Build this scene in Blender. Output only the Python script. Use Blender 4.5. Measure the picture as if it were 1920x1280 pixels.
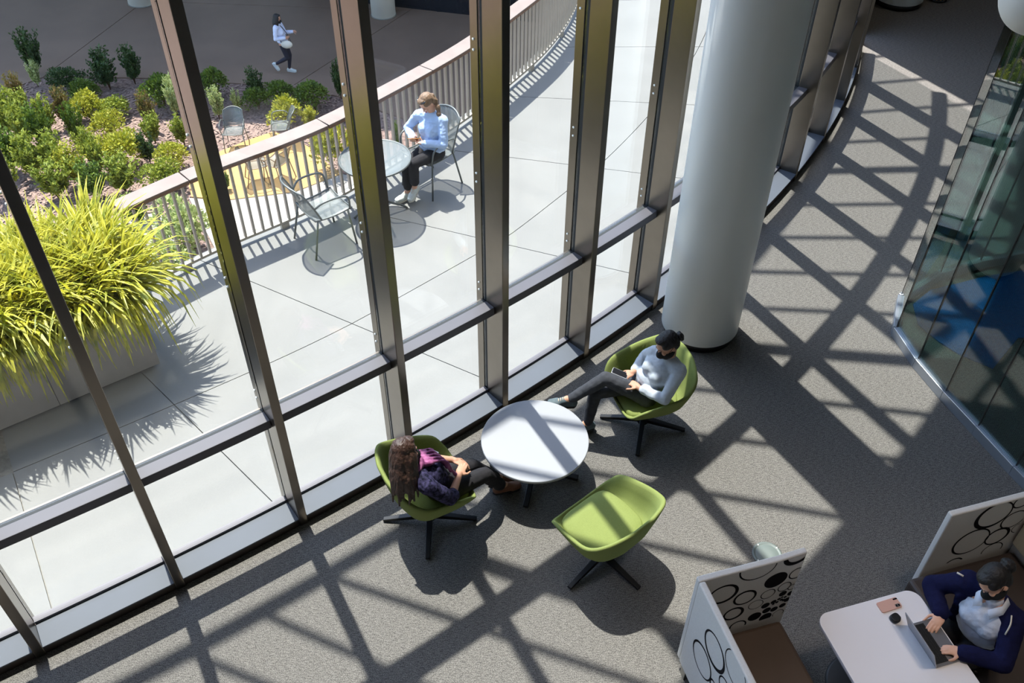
import bpy, bmesh, math, random
import numpy as np
from mathutils import Vector, Matrix, Quaternion

for o in list(bpy.data.objects):
    bpy.data.objects.remove(o)
scene = bpy.context.scene
COL = scene.collection
random.seed(7)
RNG = np.random.default_rng(7)

# ------------------------------------------------------------------ camera
CAM_H = 6.1
FPX = 1750.0
NADIR = (945.0, 2500.0)


def cam_axes():
    dn = Vector((NADIR[0] - 960, NADIR[1] - 640, FPX)).normalized()
    up = -dn
    fw = Vector((0, 0, 1))
    fh = (fw - up * fw.dot(up)).normalized()
    x = fh.cross(up)
    return x, fh, up                       # world axes seen in (right, down, forward) camera space


AX, AY, AZ = cam_axes()
cam_data = bpy.data.cameras.new('camera')
cam_data.sensor_width = 36.0
cam_data.lens = FPX / 1920 * 36.0
cam_data.clip_end = 300
cam = bpy.data.objects.new('camera', cam_data)
COL.objects.link(cam)
rot = Matrix(((AX.x, -AX.y, -AX.z), (AY.x, -AY.y, -AY.z), (AZ.x, -AZ.y, -AZ.z)))
cam.matrix_world = Matrix.Translation((0, 0, CAM_H)) @ rot.to_4x4()
scene.camera = cam


def at(u, v, z=0.0):
    """world point at height z that a photo measurement (u, v) refers to"""
    q = Vector((u - 960, v - 640, FPX))
    d = Vector((AX.dot(q), AY.dot(q), AZ.dot(q)))
    t = (z - CAM_H) / d.z
    return Vector((d.x * t, d.y * t, z))


# ------------------------------------------------------------------ light
SUN_AZ = math.radians(-60.5)               # heading the light travels
SUN_EL = math.radians(69.5)
SUN_COT = 1 / math.tan(SUN_EL)
SDIR = Vector((math.cos(SUN_AZ) * math.cos(SUN_EL), math.sin(SUN_AZ) * math.cos(SUN_EL), -math.sin(SUN_EL)))
sun_data = bpy.data.lights.new('sun', 'SUN')
sun_data.energy = 12.4
sun_data.angle = math.radians(0.53)
sun_data.color = (1.0, 0.955, 0.89)
sun = bpy.data.objects.new('sun', sun_data)
COL.objects.link(sun)
sun.location = (-8, 14, 30)
sun.rotation_euler = SDIR.to_track_quat('-Z', 'Y').to_euler()

world = bpy.data.worlds.new('world')
scene.world = world
world.use_nodes = True
wn = world.node_tree.nodes
wl = world.node_tree.links
wn.clear()
w_out = wn.new('ShaderNodeOutputWorld')
w_bg = wn.new('ShaderNodeBackground')
w_sky = wn.new('ShaderNodeTexSky')
w_sky.sky_type = 'NISHITA'
w_sky.sun_disc = False
w_sky.sun_elevation = SUN_EL
w_sky.sun_rotation = math.atan2(-SDIR.x, -SDIR.y)
w_bg.inputs['Strength'].default_value = 0.68
wl.new(w_sky.outputs[0], w_bg.inputs[0])
wl.new(w_bg.outputs[0], w_out.inputs[0])

scene.view_settings.view_transform = 'Standard'
scene.view_settings.look = 'None'
scene.view_settings.gamma = 1
scene.view_settings.use_curve_mapping = False
scene.view_settings.exposure = 0.0


# ------------------------------------------------------------------ materials
def srgb(r, g, b):
    def f(c):
        c /= 255.0
        return c / 12.92 if c <= 0.04045 else ((c + 0.055) / 1.055) ** 2.4
    return (f(r), f(g), f(b), 1.0)


MATS = {}


def mat(name, col, rough=0.6, metal=0.0, var=0.0, scale=20.0, bump=0.0, bscale=None, col2=None, spec=None,
        stretch=None, transl=0.0, detail=4.0, trans_alpha=0.0):
    """principled material with procedural colour variation and relief"""
    m = bpy.data.materials.new(name)
    m.use_nodes = True
    nt = m.node_tree
    n, l = nt.nodes, nt.links
    p = n['Principled BSDF']
    p.inputs['Base Color'].default_value = col
    p.inputs['Roughness'].default_value = rough
    p.inputs['Metallic'].default_value = metal
    if spec is not None:
        p.inputs['Specular IOR Level'].default_value = spec
    tc = n.new('ShaderNodeTexCoord')
    src = tc.outputs['Object']
    if stretch:
        mp = n.new('ShaderNodeMapping')
        mp.inputs['Scale'].default_value = stretch
        l.new(src, mp.inputs[0])
        src = mp.outputs[0]
    if var > 0 or col2 is not None:
        nz = n.new('ShaderNodeTexNoise')
        nz.inputs['Scale'].default_value = scale
        nz.inputs['Detail'].default_value = detail
        l.new(src, nz.inputs['Vector'])
        rp = n.new('ShaderNodeValToRGB')
        rp.color_ramp.elements[0].position = 0.32
        rp.color_ramp.elements[1].position = 0.68
        if col2 is None:
            rp.color_ramp.elements[0].color = tuple(c * (1 - var) for c in col[:3]) + (1,)
            rp.color_ramp.elements[1].color = tuple(min(1, c * (1 + var)) for c in col[:3]) + (1,)
        else:
            rp.color_ramp.elements[0].color = col
            rp.color_ramp.elements[1].color = col2
        l.new(nz.outputs[0], rp.inputs[0])
        l.new(rp.outputs[0], p.inputs['Base Color'])
    if bump > 0:
        nb = n.new('ShaderNodeTexNoise')
        nb.inputs['Scale'].default_value = bscale or scale * 4
        nb.inputs['Detail'].default_value = 3
        l.new(src, nb.inputs['Vector'])
        bp = n.new('ShaderNodeBump')
        bp.inputs['Strength'].default_value = bump
        bp.inputs['Distance'].default_value = 0.01
        l.new(nb.outputs[0], bp.inputs['Height'])
        l.new(bp.outputs[0], p.inputs['Normal'])
    if transl > 0:
        tr = n.new('ShaderNodeBsdfTranslucent')
        mx = n.new('ShaderNodeMixShader')
        mx.inputs[0].default_value = transl
        ou = n['Material Output']
        if p.inputs['Base Color'].links:
            l.new(p.inputs['Base Color'].links[0].from_socket, tr.inputs[0])
        else:
            tr.inputs[0].default_value = col
        l.new(p.outputs[0], mx.inputs[1])
        l.new(tr.outputs[0], mx.inputs[2])
        l.new(mx.outputs[0], ou.inputs[0])
    if trans_alpha > 0:
        tr = n.new('ShaderNodeBsdfTransparent')
        mx = n.new('ShaderNodeMixShader')
        mx.inputs[0].default_value = trans_alpha
        l.new(p.outputs[0], mx.inputs[1])
        l.new(tr.outputs[0], mx.inputs[2])
        l.new(mx.outputs[0], n['Material Output'].inputs[0])
    MATS[name] = m
    return m


def glass_mat(name, tint, ior=1.5, stripes=0.0, refl=1.0):
    """clear architectural pane: lets light and shadow through, mirrors by fresnel"""
    m = bpy.data.materials.new(name)
    m.use_nodes = True
    nt = m.node_tree
    n, l = nt.nodes, nt.links
    n.clear()
    ou = n.new('ShaderNodeOutputMaterial')
    tr = n.new('ShaderNodeBsdfTransparent')
    tr.inputs[0].default_value = tint
    gl = n.new('ShaderNodeBsdfGlossy')
    gl.inputs['Roughness'].default_value = 0.0
    gl.inputs[0].default_value = (refl, refl, refl, 1)
    fr = n.new('ShaderNodeFresnel')
    geo = n.new('ShaderNodeNewGeometry')
    im = n.new('ShaderNodeMix')               # same reflectance from either side of the sheet
    im.data_type = 'FLOAT'
    im.inputs[2].default_value = ior
    im.inputs[3].default_value = 1 / ior
    l.new(geo.outputs['Backfacing'], im.inputs[0])
    l.new(im.outputs[0], fr.inputs[0])
    mx = n.new('ShaderNodeMixShader')
    l.new(fr.outputs[0], mx.inputs[0])
    l.new(tr.outputs[0], mx.inputs[1])
    l.new(gl.outputs[0], mx.inputs[2])
    last = mx
    if stripes > 0:
        uv = n.new('ShaderNodeUVMap')
        wv = n.new('ShaderNodeTexWave')
        wv.bands_direction = 'X'
        wv.inputs['Scale'].default_value = stripes
        l.new(uv.outputs[0], wv.inputs['Vector'])
        rp = n.new('ShaderNodeValToRGB')
        rp.color_ramp.elements[0].position = 0.45
        rp.color_ramp.elements[1].position = 0.6
        l.new(wv.outputs[0], rp.inputs[0])
        t2 = n.new('ShaderNodeMixRGB')
        t2.inputs[1].default_value = tint
        t2.inputs[2].default_value = (tint[0] * 0.62, tint[1] * 0.72, tint[2] * 0.72, 1)
        l.new(rp.outputs[0], t2.inputs[0])
        l.new(t2.outputs[0], tr.inputs[0])
    l.new(last.outputs[0], ou.inputs[0])
    MATS[name] = m
    return m


# ------------------------------------------------------------------ mesh builder
class MB:
    def __init__(self):
        self.v = []
        self.f = []

    def add(self, vs, fs):
        o = len(self.v)
        self.v += [tuple(p) for p in vs]
        self.f += [tuple(i + o for i in f) for f in fs]
        return self

    def hexa(self, b, t):
        """b, t: four bottom and four top points"""
        return self.add(list(b) + list(t), [(3, 2, 1, 0), (4, 5, 6, 7), (0, 1, 5, 4), (1, 2, 6, 5), (2, 3, 7, 6), (3, 0, 4, 7)])

    def box(self, c, s, rz=0.0):
        ca, sa = math.cos(rz), math.sin(rz)
        pts = []
        for z in (-.5, .5):
            for x, y in ((-.5, -.5), (.5, -.5), (.5, .5), (-.5, .5)):
                X, Y = x * s[0], y * s[1]
                pts.append((c[0] + X * ca - Y * sa, c[1] + X * sa + Y * ca, c[2] + z * s[2]))
        return self.hexa(pts[:4], pts[4:])

    def bar(self, p, q, w, h, up=(0, 0, 1)):
        """rectangular bar from p to q"""
        p, q = Vector(p), Vector(q)
        d = (q - p).normalized()
        u = Vector(up)
        s = d.cross(u)
        if s.length < 1e-4:
            s = d.cross(Vector((1, 0, 0)))
        s.normalize()
        t = s.cross(d).normalized()
        r = [(-w / 2, -h / 2), (w / 2, -h / 2), (w / 2, h / 2), (-w / 2, h / 2)]
        b = [p + s * a + t * c for a, c in r]
        e = [q + s * a + t * c for a, c in r]
        return self.hexa(b, e)

    def prism(self, poly, z0, z1):
        n = len(poly)
        vs = [(x, y, z0) for x, y in poly] + [(x, y, z1) for x, y in poly]
        fs = [tuple(range(n - 1, -1, -1)), tuple(range(n, 2 * n))]
        fs += [(i, (i + 1) % n, n + (i + 1) % n, n + i) for i in range(n)]
        return self.add(vs, fs)

    def strip(self, prof, path):
        """closed profile polygon swept: path(i, (a, b)) gives the point of profile corner (a, b) at station i; path.n stations"""
        n, k = path.n, len(prof)
        vs = [path(i, p) for i in range(n) for p in prof]
        fs = []
        for i in range(n - 1):
            for j in range(k):
                a, b = i * k + j, i * k + (j + 1) % k
                fs.append((a, b, b + k, a + k))
        fs.append(tuple(range(k - 1, -1, -1)))
        fs.append(tuple((n - 1) * k + j for j in range(k)))
        return self.add(vs, fs)

    def tube(self, pts, r, seg=8, closed=False):
        pts = [Vector(p) for p in pts]
        n = len(pts)
        rr = r if isinstance(r, (list, tuple)) else [r] * n
        o = len(self.v)
        prev = None
        for i, p in enumerate(pts):
            if closed:
                d = pts[(i + 1) % n] - pts[i - 1]
            else:
                d = pts[min(i + 1, n - 1)] - pts[max(i - 1, 0)]
            d.normalize()
            if prev is None:
                s = d.orthogonal().normalized()
            else:
                s = (prev - d * prev.dot(d)).normalized()
            prev = s
            t = d.cross(s)
            for k in range(seg):
                a = 2 * math.pi * k / seg
                self.v.append(tuple(p + (s * math.cos(a) + t * math.sin(a)) * rr[i]))
        m = n if closed else n - 1
        for i in range(m):
            for k in range(seg):
                a, b = o + i * seg + k, o + i * seg + (k + 1) % seg
                c, d2 = o + ((i + 1) % n) * seg + (k + 1) % seg, o + ((i + 1) % n) * seg + k
                self.f.append((a, b, c, d2))
        if not closed:
            self.f.append(tuple(o + k for k in range(seg - 1, -1, -1)))
            self.f.append(tuple(o + (n - 1) * seg + k for k in range(seg)))
        return self

    def lathe(self, prof, c=(0, 0, 0), seg=32):
        """prof: (radius, z) list from bottom to top"""
        o = len(self.v)
        n = len(prof)
        for r, z in prof:
            for k in range(seg):
                a = 2 * math.pi * k / seg
                self.v.append((c[0] + r * math.cos(a), c[1] + r * math.sin(a), c[2] + z))
        for i in range(n - 1):
            for k in range(seg):
                a, b = o + i * seg + k, o + i * seg + (k + 1) % seg
                self.f.append((a, b, b + seg, a + seg))
        self.f.append(tuple(o + k for k in range(seg - 1, -1, -1)))
        self.f.append(tuple(o + (n - 1) * seg + k for k in range(seg)))
        return self

    def ell(self, c, r, M=None, seg=20, rings=12):
        """ellipsoid, M a 3x3 rotation"""
        o = len(self.v)
        c = Vector(c)
        for i in range(1, rings):
            t = math.pi * i / rings
            for k in range(seg):
                a = 2 * math.pi * k / seg
                p = Vector((r[0] * math.sin(t) * math.cos(a), r[1] * math.sin(t) * math.sin(a), r[2] * math.cos(t)))
                if M is not None:
                    p = M @ p
                self.v.append(tuple(c + p))
        top = Vector((0, 0, r[2]))
        if M is not None:
            top = M @ top
        self.v.append(tuple(c + top))
        self.v.append(tuple(c - top))
        N1 = o + (rings - 1) * seg
        for i in range(rings - 2):
            for k in range(seg):
                a, b = o + i * seg + k, o + i * seg + (k + 1) % seg
                self.f.append((a, a + seg, b + seg, b))
        for k in range(seg):
            self.f.append((N1, o + k, o + (k + 1) % seg))
            self.f.append((N1 + 1, o + (rings - 2) * seg + (k + 1) % seg, o + (rings - 2) * seg + k))
        return self

    def cap(self, p, q, r0, r1, seg=14):
        """tapered capsule"""
        p, q = Vector(p), Vector(q)
        d = q - p
        L = d.length
        if L < 1e-6:
            return self.ell(p, (r0, r0, r0), None, seg, 8)
        d.normalize()
        pts, rs = [], []
        for k in range(5):
            a = math.pi / 2 * (1 - k / 4)
            pts.append(p - d * r0 * math.sin(a)); rs.append(max(r0 * math.cos(a), 1e-4))
        for k in range(5):
            a = math.pi / 2 * k / 4
            pts.append(q + d * r1 * math.sin(a)); rs.append(max(r1 * math.cos(a), 1e-4))
        return self.tube(pts, rs, seg)

    def mesh(self, name, m=None, smooth=False):
        me = bpy.data.meshes.new(name)
        me.from_pydata(self.v, [], self.f)
        me.update()
        if m is not None:
            me.materials.append(MATS[m] if isinstance(m, str) else m)
        if smooth:
            for p in me.polygons:
                p.use_smooth = True
        return me

    def build(self, name, m, parent=None, smooth=False, bevel=0.0, seg=2):
        return link(name, self.mesh(name, m, smooth), parent, bevel, seg)


def link(name, me, parent=None, bevel=0.0, seg=2):
    o = bpy.data.objects.new(name, me)
    COL.objects.link(o)
    if parent is not None:
        o.parent = parent
    if bevel > 0:
        b = o.modifiers.new('bevel', 'BEVEL')
        b.width = bevel
        b.segments = seg
        b.limit_method = 'ANGLE'
        b.angle_limit = math.radians(40)
    return o


def empty(name, loc=(0, 0, 0), rz=0.0):
    o = bpy.data.objects.new(name, None)
    o.empty_display_size = 0.1
    COL.objects.link(o)
    o.location = loc
    o.rotation_euler = (0, 0, rz)
    return o


def tag(o, label=None, cat=None, group=None, kind=None):
    if label: o['label'] = label
    if cat: o['category'] = cat
    if group: o['group'] = group
    if kind: o['kind'] = kind
    return o


def copy_tree(o, parent=None):
    c = o.copy()
    COL.objects.link(c)
    c.parent = parent
    for ch in list(o.children):
        copy_tree(ch, c)
    return c


# ------------------------------------------------------------------ the curved facade line
HC = (0.13703485, 1.32559479, 32.98031405)   # heading (deg) of the glass line along its length


def heading(s):
    return math.radians(HC[0] * s * s + HC[1] * s + HC[2])


_DS = 0.02
_S0 = -6.0
_pts = {}


def _table():
    n0 = int(round(-_S0 / _DS))
    xs = [None] * (n0 + int(24 / _DS) + 1)
    x, y = -3.271, 3.229
    xs[n0] = (x, y)
    for i in range(n0, len(xs) - 1):
        t = heading((i - n0 + .5) * _DS)
        x += math.cos(t) * _DS; y += math.sin(t) * _DS
        xs[i + 1] = (x, y)
    x, y = xs[n0]
    for i in range(n0, 0, -1):
        t = heading((i - n0 - .5) * _DS)
        x -= math.cos(t) * _DS; y -= math.sin(t) * _DS
        xs[i - 1] = (x, y)
    return xs


FT = _table()


def F(s, d=0.0):
    """point of the facade line at length s, d metres outside it"""
    k = (s - _S0) / _DS
    i = max(0, min(len(FT) - 2, int(k)))
    w = k - i
    x = FT[i][0] * (1 - w) + FT[i + 1][0] * w
    y = FT[i][1] * (1 - w) + FT[i + 1][1] * w
    t = heading(s)
    return Vector((x - math.sin(t) * d, y + math.cos(t) * d))


FA = np.array(FT)


def s_d(p):
    i = int(np.argmin((FA[:, 0] - p[0]) ** 2 + (FA[:, 1] - p[1]) ** 2))
    s = _S0 + i * _DS
    t = heading(s)
    return s, -(p[0] - FT[i][0]) * math.sin(t) + (p[1] - FT[i][1]) * math.cos(t)


class Arc:
    """sweep path along the facade from s0 to s1; profile corners are (d, z)"""
    def __init__(self, s0, s1, n=5):
        self.s0, self.s1, self.n = s0, s1, n

    def __call__(self, i, p):
        s = self.s0 + (self.s1 - self.s0) * i / (self.n - 1)
        q = F(s, p[0])
        return (q.x, q.y, p[1])


class Curve:
    """sweep path along a polyline; profile corners are (sideways, z)"""
    def __init__(self, pts, z=0.0):
        self.p = [Vector((q[0], q[1])) for q in pts]
        self.n = len(self.p)
        self.z = z

    def __call__(self, i, c):
        a = self.p[max(i - 1, 0)]
        b = self.p[min(i + 1, self.n - 1)]
        d = (b - a).normalized()
        q = self.p[i] + Vector((-d.y, d.x)) * c[0]
        return (q.x, q.y, self.z + c[1])


def smooth_path(pts, n):
    """catmull-rom resampled to n points evenly along its length"""
    P = [Vector(p) for p in pts]
    P = [P[0] * 2 - P[1]] + P + [P[-1] * 2 - P[-2]]
    out = []
    for i in range(1, len(P) - 2):
        for k in range(24):
            t = k / 24
            a, b, c, d = P[i - 1], P[i], P[i + 1], P[i + 2]
            out.append(0.5 * ((2 * b) + (c - a) * t + (2 * a - 5 * b + 4 * c - d) * t * t + (3 * b - a - 3 * c + d) * t ** 3))
    out.append(P[-2])
    L = [0.0]
    for i in range(1, len(out)):
        L.append(L[-1] + (out[i] - out[i - 1]).length)
    res = []
    j = 0
    for k in range(n):
        t = L[-1] * k / (n - 1)
        while j < len(L) - 2 and L[j + 1] < t:
            j += 1
        w = (t - L[j]) / max(L[j + 1] - L[j], 1e-9)
        res.append(out[j].lerp(out[j + 1], w))
    return res


ROOF_Z = 8.2
LOW = -5.6

# ------------------------------------------------------------------ surface materials
def carpet_mat():
    m = bpy.data.materials.new('carpet')
    m.use_nodes = True
    n, l = m.node_tree.nodes, m.node_tree.links
    p = n['Principled BSDF']
    p.inputs['Roughness'].default_value = 0.95
    p.inputs['Specular IOR Level'].default_value = 0.1
    tc = n.new('ShaderNodeTexCoord')
    mp = n.new('ShaderNodeMapping')
    mp.inputs['Rotation'].default_value = (0, 0, math.radians(-14))
    mp.inputs['Scale'].default_value = (26, 150, 60)
    l.new(tc.outputs['Object'], mp.inputs[0])
    nz = n.new('ShaderNodeTexNoise')
    nz.inputs['Scale'].default_value = 1.0
    nz.inputs['Detail'].default_value = 6
    nz.inputs['Roughness'].default_value = 0.75
    l.new(mp.outputs[0], nz.inputs['Vector'])
    nb = n.new('ShaderNodeTexNoise')
    nb.inputs['Scale'].default_value = 150
    nb.inputs['Detail'].default_value = 2
    l.new(tc.outputs['Object'], nb.inputs['Vector'])
    ad = n.new('ShaderNodeMath')
    ad.operation = 'ADD'
    l.new(nz.outputs[0], ad.inputs[0])
    l.new(nb.outputs[0], ad.inputs[1])
    rp = n.new('ShaderNodeValToRGB')
    rp.color_ramp.elements[0].position = 0.40
    rp.color_ramp.elements[0].color = srgb(66, 64, 63)
    rp.color_ramp.elements[1].position = 0.60
    rp.color_ramp.elements[1].color = srgb(134, 131, 127)
    md = n.new('ShaderNodeMath')
    md.operation = 'MULTIPLY'
    md.inputs[1].default_value = 0.5
    l.new(ad.outputs[0], md.inputs[0])
    l.new(md.outputs[0], rp.inputs[0])
    l.new(rp.outputs[0], p.inputs['Base Color'])
    bp = n.new('ShaderNodeBump')
    bp.inputs['Strength'].default_value = 0.5
    bp.inputs['Distance'].default_value = 0.004
    l.new(md.outputs[0], bp.inputs['Height'])
    l.new(bp.outputs[0], p.inputs['Normal'])
    MATS['carpet'] = m


carpet_mat()
mat('frame_metal', srgb(132, 124, 114), 0.28, 1.0, 0.04, 6)
mat('frame_dark', srgb(62, 55, 50), 0.4, 0.3, 0.05, 8)
mat('sill_metal', srgb(78, 84, 94), 0.6, 0.0, 0.03, 4)
mat('transom_metal', srgb(84, 82, 88), 0.5, 0.1, 0.03, 5)
mat('gasket', srgb(30, 34, 36), 0.7)
mat('bolt_metal', srgb(240, 240, 235), 0.3, 0.2)
mat('white_wall', srgb(214, 208, 200), 0.8, 0, 0.02, 2)
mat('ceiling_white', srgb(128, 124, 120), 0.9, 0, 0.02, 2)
mat('plaza_column', srgb(216, 213, 206), 0.8, 0, 0.03, 2)
mat('column_white', srgb(226, 228, 226), 0.38, 0, 0.012, 1.5)
mat('black_base', srgb(26, 24, 26), 0.5)
mat('concrete', srgb(117, 117, 115), 0.85, 0, 0.05, 1.6, 0.08, 40, detail=6)
mat('concrete_joint', srgb(120, 116, 108), 0.95, 0, 0.2, 30)
mat('plaza_concrete', srgb(124, 102, 86), 0.9, 0, 0.10, 0.7, 0.05, 20, detail=7)
mat('plaza_joint', srgb(70, 62, 58), 0.95)
mat('trellis_metal', srgb(120, 115, 110), 0.5, 0.4)
mat('cap_wood', srgb(124, 109, 101), 0.6, 0, 0.09, 6, stretch=(1, 1, 1))
mat('cap_edge', srgb(122, 88, 68), 0.6, 0, 0.1, 8)
mat('rail_metal', srgb(168, 160, 148), 0.45, 0.15, 0.03, 5)
mat('planter_grey', srgb(146, 139, 136), 0.85, 0, 0.10, 3.5, 0.1, 30, detail=6)
mat('planter_dark', srgb(70, 64, 64), 0.8)
mat('soil', srgb(70, 56, 44), 0.95, 0, 0.3, 40, 0.5)
mat('mulch', srgb(92, 72, 66), 0.95, 0, col2=srgb(148, 126, 116), scale=14, bump=0.8, bscale=40, detail=6)
mat('mulch_chip', srgb(140, 118, 108), 0.9, 0, 0.3, 9)
mat('patio_tan', srgb(172, 138, 88), 0.9, 0, 0.08, 3, 0.1, 60)
mat('path_pale', srgb(150, 144, 136), 0.9, 0, 0.07, 2)
mat('dark_glass', srgb(28, 30, 36), 0.2, 0, 0.1, 1)
glass_mat('pane_glass', (0.945, 0.965, 0.955, 1), 1.5)
glass_mat('room_glass_reeded', (0.70, 0.82, 0.80, 1), 1.95, 19.0)

# ------------------------------------------------------------------ floor, ceiling, walls
inner = [tuple(F(s, 0.03)) for s in np.arange(-6, 16.6, 0.5)]
yt = inner[-1][1]
poly = inner + [(13.0, yt), (13.0, -7.0), (inner[0][0], -7.0)]
tag(MB().prism(poly, -0.25, 0.0).build('floor', 'carpet'), kind='structure')
roofp = [tuple(F(s, 0.30)) for s in np.arange(-6, 16.6, 0.5)] + [(13.3, yt + .3), (13.3, -7.3), (inner[0][0] - .3, -7.3)]
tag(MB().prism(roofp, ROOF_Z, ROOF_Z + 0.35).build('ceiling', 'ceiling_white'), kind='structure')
tag(MB().box((13.1, (yt - 7) / 2, ROOF_Z / 2), (0.2, yt + 7, ROOF_Z)).build('wall_right', 'white_wall'), kind='structure')
tag(MB().box(((13 + inner[0][0]) / 2, -7.1, ROOF_Z / 2), (13 - inner[0][0], 0.2, ROOF_Z)).build('wall_back', 'white_wall'), kind='structure')
tag(MB().box((inner[0][0] - .1, (inner[0][1] - 7) / 2, ROOF_Z / 2), (0.2, inner[0][1] + 7, ROOF_Z)).build('wall_left', 'white_wall'), kind='structure')
tag(MB().box(((13 + inner[-1][0]) / 2, yt + .1, ROOF_Z / 2), (13 - inner[-1][0], 0.2, ROOF_Z)).build('wall_far', 'white_wall'), kind='structure')
tag(MB().strip([(0.0, 0), (0.3, 0), (0.3, ROOF_Z), (0.0, ROOF_Z)], Arc(13.25, 16.5, 9)).build('wall_front', 'white_wall'), kind='structure')

# ------------------------------------------------------------------ the glass facade, bay by bay
SILL_Z = 0.10
T1 = (1.075, 1.155)
T2 = (4.50, 4.66)
bolt_me = MB().lathe([(0.009, 0), (0.009, 0.006), (0.005, 0.009)], seg=8).mesh('bolt', 'bolt_metal')
for k in range(-3, 13):
    w = empty('window_%d' % (k + 4), (0, 0, 0))
    tag(w, kind='structure')
    p = F(k)
    t = heading(k)

    def box_sd(d0, d1, wdt, z0, z1, m, name, par, bev=0.0):
        c = F(k, (d0 + d1) / 2)
        ob = MB().box((c.x, c.y, (z0 + z1) / 2), (wdt, d1 - d0, z1 - z0), t).build(name, m, par, bevel=bev)
        return ob
    mu = box_sd(0.0, 0.205, 0.066, 0.0, ROOF_Z, 'frame_metal', 'mullion', w, 0.004)
    box_sd(0.205, 0.255, 0.034, SILL_Z, ROOF_Z, 'gasket', 'gasket', mu)
    capo = box_sd(0.255, 0.335, 0.062, 0.02, ROOF_Z, 'frame_metal', 'exterior_cap', w, 0.003)
    for z0 in (1.22, 2.25, 3.28, 4.75, 5.8):
        for dz in (0.0, 0.075):
            q = F(k, 0.297)
            # bolt heads on the side of the exterior cap that faces along the wall
            b = link('bolt', bolt_me, capo)
            b.rotation_euler = (math.pi / 2, 0, t - math.pi / 2)
            off = -0.0312
            b.location = (q.x + math.cos(t) * off, q.y + math.sin(t) * off, z0 + dz)
    a0, a1 = k + 0.034, k + 1 - 0.034
    MB().strip([(0.012, 0.0), (0.262, 0.0), (0.262, 0.086), (0.012, 0.086)], Arc(k, k + 1)).build('kerb', 'frame_dark', w)
    MB().strip([(-0.004, 0.086), (0.262, 0.086), (0.262, SILL_Z), (-0.004, SILL_Z)], Arc(a0, a1)).build('sill', 'sill_metal', w, bevel=0.003)
    MB().strip([(0.205, SILL_Z), (0.255, SILL_Z), (0.255, SILL_Z + .025), (0.205, SILL_Z + .025)], Arc(a0, a1)).build('glazing_bead', 'transom_metal', w)
    for (z0, z1) in (T1, T2):
        tr = MB().strip([(0.10, z0), (0.205, z0), (0.205, z1), (0.10, z1)], Arc(a0, a1)).build('transom', 'transom_metal', w, bevel=0.004)
        MB().strip([(0.250, z0 + .01), (0.266, z0 + .01), (0.266, z1 - .01), (0.250, z1 - .01)], Arc(a0, a1)).build('transom_cap', 'frame_metal', tr)
        MB().strip([(0.205, z0 + .012), (0.250, z0 + .012), (0.250, z1 - .012), (0.205, z1 - .012)], Arc(a0, a1)).build('gasket', 'gasket', tr)
    for (z0, z1) in ((SILL_Z, T1[0]), (T1[1], T2[0]), (T2[1], ROOF_Z)):
        g0, g1 = F(a0, 0.222), F(a1, 0.222)
        h0, h1 = F(a0, 0.240), F(a1, 0.240)
        m = MB().hexa([(g0.x, g0.y, z0), (g1.x, g1.y, z0), (h1.x, h1.y, z0), (h0.x, h0.y, z0)],
                      [(g0.x, g0.y, z1), (g1.x, g1.y, z1), (h1.x, h1.y, z1), (h0.x, h0.y, z1)])
        m.build('pane', 'pane_glass', w)

# steel sun trellis that projects from the roof edge
tz0, tz1 = ROOF_Z + 0.05, ROOF_Z + 0.17
tre = tag(empty('trim_1'), kind='structure')
MB().strip([(2.52, tz0), (2.62, tz0), (2.62, tz1), (2.52, tz1)], Arc(-3.5, 15.5, 39)).build('edge_beam', 'trellis_metal', tre)
SH = Vector((-math.cos(SUN_AZ), -math.sin(SUN_AZ))) * SUN_COT * (tz0 + tz1) / 2
TL = [((345, 1220), (488, 1280), .055), ((485.7, 1147), (678, 1233), .055), ((636.8, 1087.6), (1196, 1280), .055), ((897.8, 1053), (1162, 1143), .15),
      ((1198.7, 1017.6), (1402, 1064), .055), ((1340, 927.5), (1495, 955), .055), ((1307, 816), (1370, 823.7), .055), ((1502, 751), (1620, 764), .055),
      ((1380, 650), (1710, 677), .15), ((1380, 576), (1597, 586), .055), ((1395, 509), (1700, 516), .055), ((1407, 445), (1630, 446), .055),
      ((1457, 385), (1717, 382), .055), ((1540, 321), (1740, 317), .13), ((1600, 266), (1766, 258), .055), ((1623, 210), (1806, 196), .055), ((1649, 155), (1816, 141), .055),
      ((1675, 103), (1731, 97), .055), ((1690, 60), (1760, 50), .15)]
for a, b, wd in TL:
    A, B = at(*a).xy + SH, at(*b).xy + SH
    d = (B - A).normalized()
    good = [q for q in np.arange(-14, 14, 0.04) if 0.30 < s_d(A + d * q)[1] < 2.55]
    if not good:
        continue
    # keep the run that contains the measured stretch
    run = [g for g in good if abs(g) < 9]
    c0, c1 = A + d * min(run), A + d * max(run)
    MB().bar((c0.x, c0.y, (tz0 + tz1) / 2), (c1.x, c1.y, (tz0 + tz1) / 2), wd, 0.06).build('purlin', 'trellis_metal', tre)

# ------------------------------------------------------------------ terrace paving
RAILB = [(-6.6, 4.55), (-5.4, 5.5), (-4.4, 6.45), (-3.708, 7.165), (-3.065, 7.80), (-2.362, 8.386), (-1.80, 8.955), (-0.724, 10.33), (-0.023, 11.484), (0.478, 12.464),
         (0.868, 13.61), (1.02, 14.6), (1.06, 15.8), (1.0, 17.4)]
RP = smooth_path([Vector(p) for p in RAILB], 400)


def offset(path, d):
    out = []
    for i, p in enumerate(path):
        a, b = path[max(i - 1, 0)], path[min(i + 1, len(path) - 1)]
        t = (b - a).normalized()
        out.append(p + Vector((-t.y, t.x)) * d)
    return out


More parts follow.
